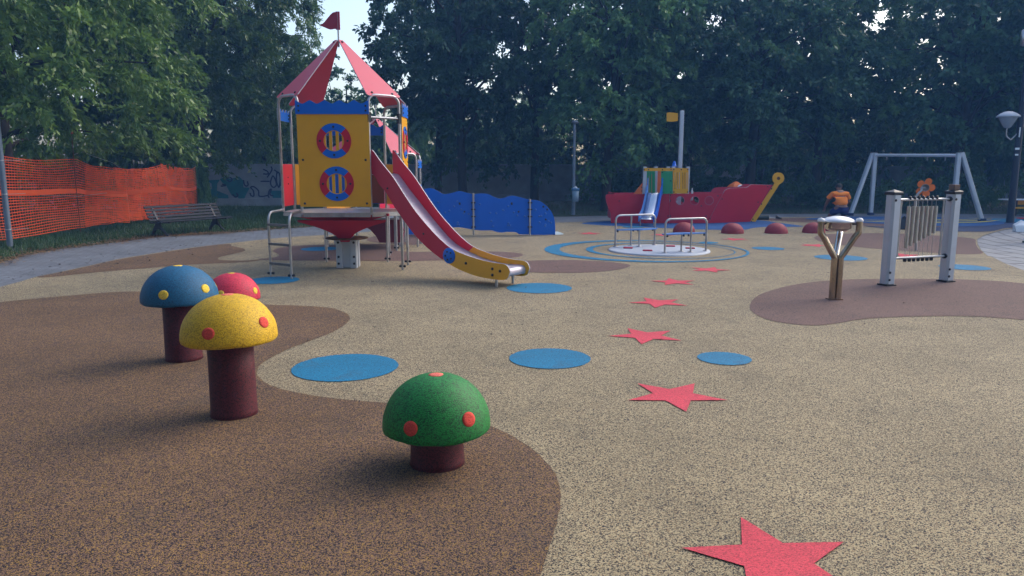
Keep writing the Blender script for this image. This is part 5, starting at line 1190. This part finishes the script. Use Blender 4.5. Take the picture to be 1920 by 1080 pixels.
for (x, y, rz, sc, lb) in [(-5.5, -3.6, .5, (1.0, 1.0, .85), 'added unseen tree behind the viewer on the left, its crown shading the nearest soft surface'), (.3, -4.6, 2.5, (1.05, 1.0, .9), 'added unseen tree directly behind the viewer, shading the nearest star'), (6.3, -4.2, 4.1, (1.0, 1.0, .85), 'added unseen shade tree behind the viewer on the right, out over the terrace'), (-11.0, 2.5, 1.1, (.95, .95, .9), 'tree left of the viewer beyond the path, outside the picture')]:  # unseen crowns added behind the viewer to darken the near ground
    place(LA1, lb, (x, y, -.03), rz, sc)
for i, (x, y, rz, s, lb, pr_) in enumerate([(0.5, 40.5, .4, .6, 'second-row tree seen through gaps above the climbing wall', D_), (4.2, 39.5, 1.7, .7, 'second-row tree behind the litter bin, beyond the wall', A), (9.2, 39.0, 2.9, 1.0, 'second-row tree seen above the middle of the ship', D_),
                                            (16.4, 38.0, 4.2, .72, 'second-row tree beside the bright gap above the swing frame', B_), (22.5, 37.5, 5.3, 1.1, 'second-row tree above the right end of the crossbar', D_), (-8.6, 40.0, 3.3, .795, 'low tree beyond the wall framed by the tower roof boards', C_), (-16.5, 38.5, .9, 1.0, 'distant tree above the graffiti wall', C_), (29.0, 39.5, .9, 1.2, 'second-row tree far right behind the lamp', A)]):
    place(pr_, lb, (x, y, -.03), rz, (s, s, s*1.08 if s > .8 else s*.8))
for i, (x, y, rz, s, lb) in enumerate([(-14.5, 46, .3, .75, 'far low tree beyond the wall, left of the tower'), (-9.5, 47, 1.3, .62, 'far low tree beyond the wall behind the tower'), (-4.2, 46, 2.3, .72, 'far low tree beyond the wall above the climbing wall'), (1.5, 47, 3.3, .8, 'far low tree beyond the wall near the litter bin'), (7.5, 46.5, 4.3, .8, 'far low tree beyond the wall behind the ship cabin'),
                                       (13.5, 47, 5.3, .8, 'far low tree beyond the wall behind the ship prow'), (19.5, 46, .9, .78, 'far low tree beyond the wall behind the swing frame'), (26, 46, 1.9, .85, 'far low tree beyond the wall behind the chimes'), (33, 44, 2.9, .9, 'far low tree beyond the wall at the far right')]):
    place((C_, A)[i % 2], lb, (x, y, -.4), rz, (s*1.25, s, s*.72))
# undergrowth along the back and vines on the wall
S1 = make_tree('low dark bush in the undergrowth below the crossbar of the swing', (13.5, 31.3, -.03), 31, (2.6, 1.1, .75), (0, 0, .62), LEAF_C, 70, 7, 30, .11, .055, .45, 0, .3, .6, 'low bushes under the trees', 'shrub')
for i, (x, y, rz, sc, lb) in enumerate([(9.8, 32.6, 3.0, (1.1, 1, 1.1), 'low bush directly behind the man in orange'), (17.6, 30.0, .2, (1.1, 1, 1.25), 'low bush behind the flower trumpet'), (21.6, 28.2, 3.3, (1.1, 1.1, 1.4), 'low bush between swing leg and lamp post'),
                                        (25.0, 26.2, .3, (1.1, 1, 1.3), 'low bush right of the lamp post'), (5.4, 34.5, 3.1, (1.1, 1, 1.1), 'low bush behind the ship cabin'), (-6.0, 33.5, .35, (.8, .6, .7), 'weedy bush at the foot of the graffiti wall'), (-10.9, 26.4, 2.2, (.22, .35, 1.5), 'leafy shoot growing at the far end of the orange net'), (-16.2, 28.3, .8, (1.2, 1.2, 1.9), 'bush behind the left part of the orange net'), (28.5, 31.5, 1.2, (1.3, 1.2, 2.2), 'taller bush at the far right behind the play counter')]):
    place(S1, lb, (x, y, -.03), rz, sc)
for i, (x, y, sc, lb) in enumerate([(-12, 40, 1.0, 'tall hedge bush behind the graffiti wall'), (-6, 42, 1.0, 'tall hedge bush behind the wall and the tower slide'), (0, 43.5, 1.0, 'tall hedge bush behind the wall near the climbing wall end'), (9.5, 44, 1.1, 'tall hedge bush behind the wall above the ship bow'),
                                    (15, 44, 1.1, 'tall hedge bush behind the wall beside the left swing leg'), (20.5, 43, 1.15, 'tall hedge bush behind the wall under the crossbar'), (26.5, 42, 1.2, 'tall hedge bush behind the wall at the lamp post')]):
    place(S1, lb, (x, y, -.03), i*1.3, (1.5*sc, 2.2, 3.8*sc))
S2 = make_tree('small bush with sunlight painted yellow-green into its leaves, peeping over the wall left of the ship', (D(1137, 300, 43).x, 43.0, 0), 33, (.55, .4, .6), (0, 0, 1.75), LEAF_Y, 30, 6, 16, .12, .07, .3, .04, .2, .6, None, 'shrub', 6)
S3 = make_tree('green bush hanging over the white letters on the wall', (D(1165, 340, 34.5).x, 34.8, 0), 34, (1.0, .7, .55), (0, 0, 1.05), LEAF_A, 40, 7, 24, .12, .06, .4, .05, .5, .6, None, 'shrub', 8)

# ------------------------------------------------------------------ GRASS AND FALLEN LEAVES
g = np.random.default_rng(5)
def grass(n, poly, h0, h1, name_mat):
    px = np.array([(p.x, p.y) for p in poly]); lo = px.min(0); hi = px.max(0); pts = []
    from mathutils.geometry import intersect_point_quad_2d
    def inside(P):
        r = np.zeros(len(P), bool); j = len(px)-1
        for i in range(len(px)):
            c = ((px[i, 1] > P[:, 1]) != (px[j, 1] > P[:, 1])) & (P[:, 0] < (px[j, 0]-px[i, 0])*(P[:, 1]-px[i, 1])/(px[j, 1]-px[i, 1]+1e-9)+px[i, 0]); r ^= c; j = i
        return r
    P = lo+(hi-lo)*g.random((n*3, 2)); P = P[inside(P)][:n]; m = len(P)
    cl = .5+.5*np.sin(P[:, 0]*2.3+np.sin(P[:, 1]*1.7)*2)*np.cos(P[:, 1]*1.9); h = (h0+(h1-h0)*g.random(m)*cl)
    a = g.random(m)*2*pi; w = .006+.006*g.random(m); base = np.c_[P, np.full(m, -.03)]; s = np.c_[np.cos(a), np.sin(a), np.zeros(m)]*w[:, None]
    ln = g.normal(size=(m, 2))*.35*h[:, None]; tip = base+np.c_[ln, h]
    return np.stack([base-s, base+s, tip], 1).reshape(-1, 3)
gp = [G(*p)+V(-.12, .1, 0) for p in [(0, 491), (51, 477), (102, 467), (204, 455), (300, 443), (427, 436), (500, 430), (594, 424), (700, 415)]]
gA = [V(-10.9, 9.7, 0)]+gp+[V(-5.5, 33, 0), V(-14, 31, 0), V(-11.2, 27, 0), V(-11.3, 15.5, 0), V(-13, 12, 0)]
GRASS = leafmat('grass_blades', (.025, .065, .018), (.05, .11, .03), .25)
gv = np.concatenate([grass(42000, gA, .05, .22, None), grass(12000, [V(-13, 12, 0), V(-11.2, 15.5, 0), V(-11.2, 27, 0), V(-18, 28, 0), V(-20, 14, 0)], .1, .5, None), grass(14000, [G(700, 414), G(940, 405), G(1150, 403), G(1480, 399.5), G(1920, 400), V(24, 26, 0), V(26, 36, 0), V(4, 37, 0), V(-6, 33, 0)], .04, .16, None)])
tag(quick_mesh('grass', gv, 3, GRASS), 'short dark green grass along the path and under the trees', 'grass', kind='stuff')
# leaf litter
def litter(n, fn, size, name, label, mat):
    P = np.array([fn() for _ in range(n)]); a = g.random(n)*2*pi; s = size*(.5+g.random(n)); u = np.c_[np.cos(a), np.sin(a), g.normal(size=n)*.25]*s[:, None]; v = np.c_[-np.sin(a), np.cos(a), g.normal(size=n)*.25]*s[:, None]*.5
    q = np.stack([P-u, P-v, P+u, P+v], 1); q[..., 2] = np.maximum(q[..., 2], P[:, None, 2]-.001)
    return tag(quick_mesh(name, q.reshape(-1, 3), 4, mat), label, 'fallen leaves', kind='stuff')
LIT = leafmat('dry_leaf', (.10, .055, .025), (.26, .16, .075), .1)
ep = [G(*p) for p in [(-60, 503), (0, 491), (51, 477), (102, 467), (204, 455), (300, 443), (427, 436), (500, 430), (594, 424)]]
def near_edge():
    i = random.choice([0, 1, 2, 3, 4, 4, 5, 5, 5, 6, 7]); i = min(i, len(ep)-2); p = ep[i].lerp(ep[i+1], random.random()); r = random.gauss(0, .28); return (p.x-r*.8-.1, p.y+r*.5+.1, .004)
litter(5200, near_edge, .026, 'fallen_leaves', 'dry brown leaf litter along the edge of the paved path', LIT)
def on_rubber():
    while True:
        u = random.uniform(0, 1920); v = 425+random.random()**1.6*230
        if v < 540-u*.21 and u < 520: continue
        p = G(u, v); return (p.x, p.y, .014)
def on_path():
    u = random.uniform(0, 620); p = G(u, max(430, 520-u*.125+random.uniform(-22, 8))); return (p.x, p.y, .006)
DIRT = plain('dark_leaf_bit', (.05, .035, .028), .8, var=.4, vs=2)
litter(260, on_rubber, .018, 'leaf_scraps', 'dark leaf scraps scattered on the soft surface', DIRT)
litter(240, on_path, .026, 'leaf_scraps', 'dark leaf scraps scattered on the paved path', DIRT)

# ------------------------------------------------------------------ every bolt, grip and stop an object of its own
def split_loose(o):
    me = o.data; n = len(me.vertices); par = list(range(n))
    def find(i):
        while par[i] != i: par[i] = par[par[i]]; i = par[i]
        return i
    seen = {}
    for v in me.vertices:
        k = (round(v.co.x, 4), round(v.co.y, 4), round(v.co.z, 4))
        if k in seen: par[find(v.index)] = find(seen[k])
        else: seen[k] = v.index
    for p in me.polygons:
        a = find(p.vertices[0])
        for w in p.vertices[1:]: par[find(w)] = a
    comps = {}
    for p in me.polygons: comps.setdefault(find(p.vertices[0]), []).append(p.index)
    if len(comps) < 2: return
    for k, fs in list(comps.items()):
        idx = {}; vs = []; F = []; mi = []; smf = []
        for f in fs:
            p = me.polygons[f]; t = []
            for w in p.vertices:
                if w not in idx: idx[w] = len(vs); vs.append(tuple(me.vertices[w].co))
                t.append(idx[w])
            F.append(t); mi.append(p.material_index); smf.append(p.use_smooth)
        nm = bpy.data.meshes.new(me.name); nm.from_pydata(vs, [], F)
        for m in me.materials: nm.materials.append(m)
        nm.polygons.foreach_set('material_index', mi); nm.polygons.foreach_set('use_smooth', smf)
        c = bpy.data.objects.new(o.name.split('.')[0], nm); col.objects.link(c); c.parent = o.parent
    bpy.data.objects.remove(o)
for o in list(col.objects):
    if o.type == 'MESH' and o.name.split('.')[0] in ('bolt', 'foot_bolt', 'rail_stop', 'clamp', 'grip', 'eye', 'ear', 'wire_tie', 'tie_wire', 'pole_sticker', 'pan_bracket', 'porthole_rim', 'crumpled_paper', 'prow_bolt', 'chime_wire'): split_loose(o)

# ------------------------------------------------------------------ AIR
b = MB(); b.box((8, 24, 8.5), (110, 70, 21), ch=.01)
hz = b.build('haze', plain('x', (1, 1, 1)))
hm = bpy.data.materials.new('haze_air'); hm.use_nodes = True; hn = hm.node_tree.nodes; hn.clear()
ho = hn.new('ShaderNodeOutputMaterial'); pv_ = hn.new('ShaderNodeVolumePrincipled'); hm.node_tree.links.new(pv_.outputs[0], ho.inputs['Volume'])
pv_.inputs['Color'].default_value = (.18, .46, 1, 1); pv_.inputs['Density'].default_value = .0027
hz.data.materials.clear(); hz.data.materials.append(hm); tag(hz, kind='stuff')
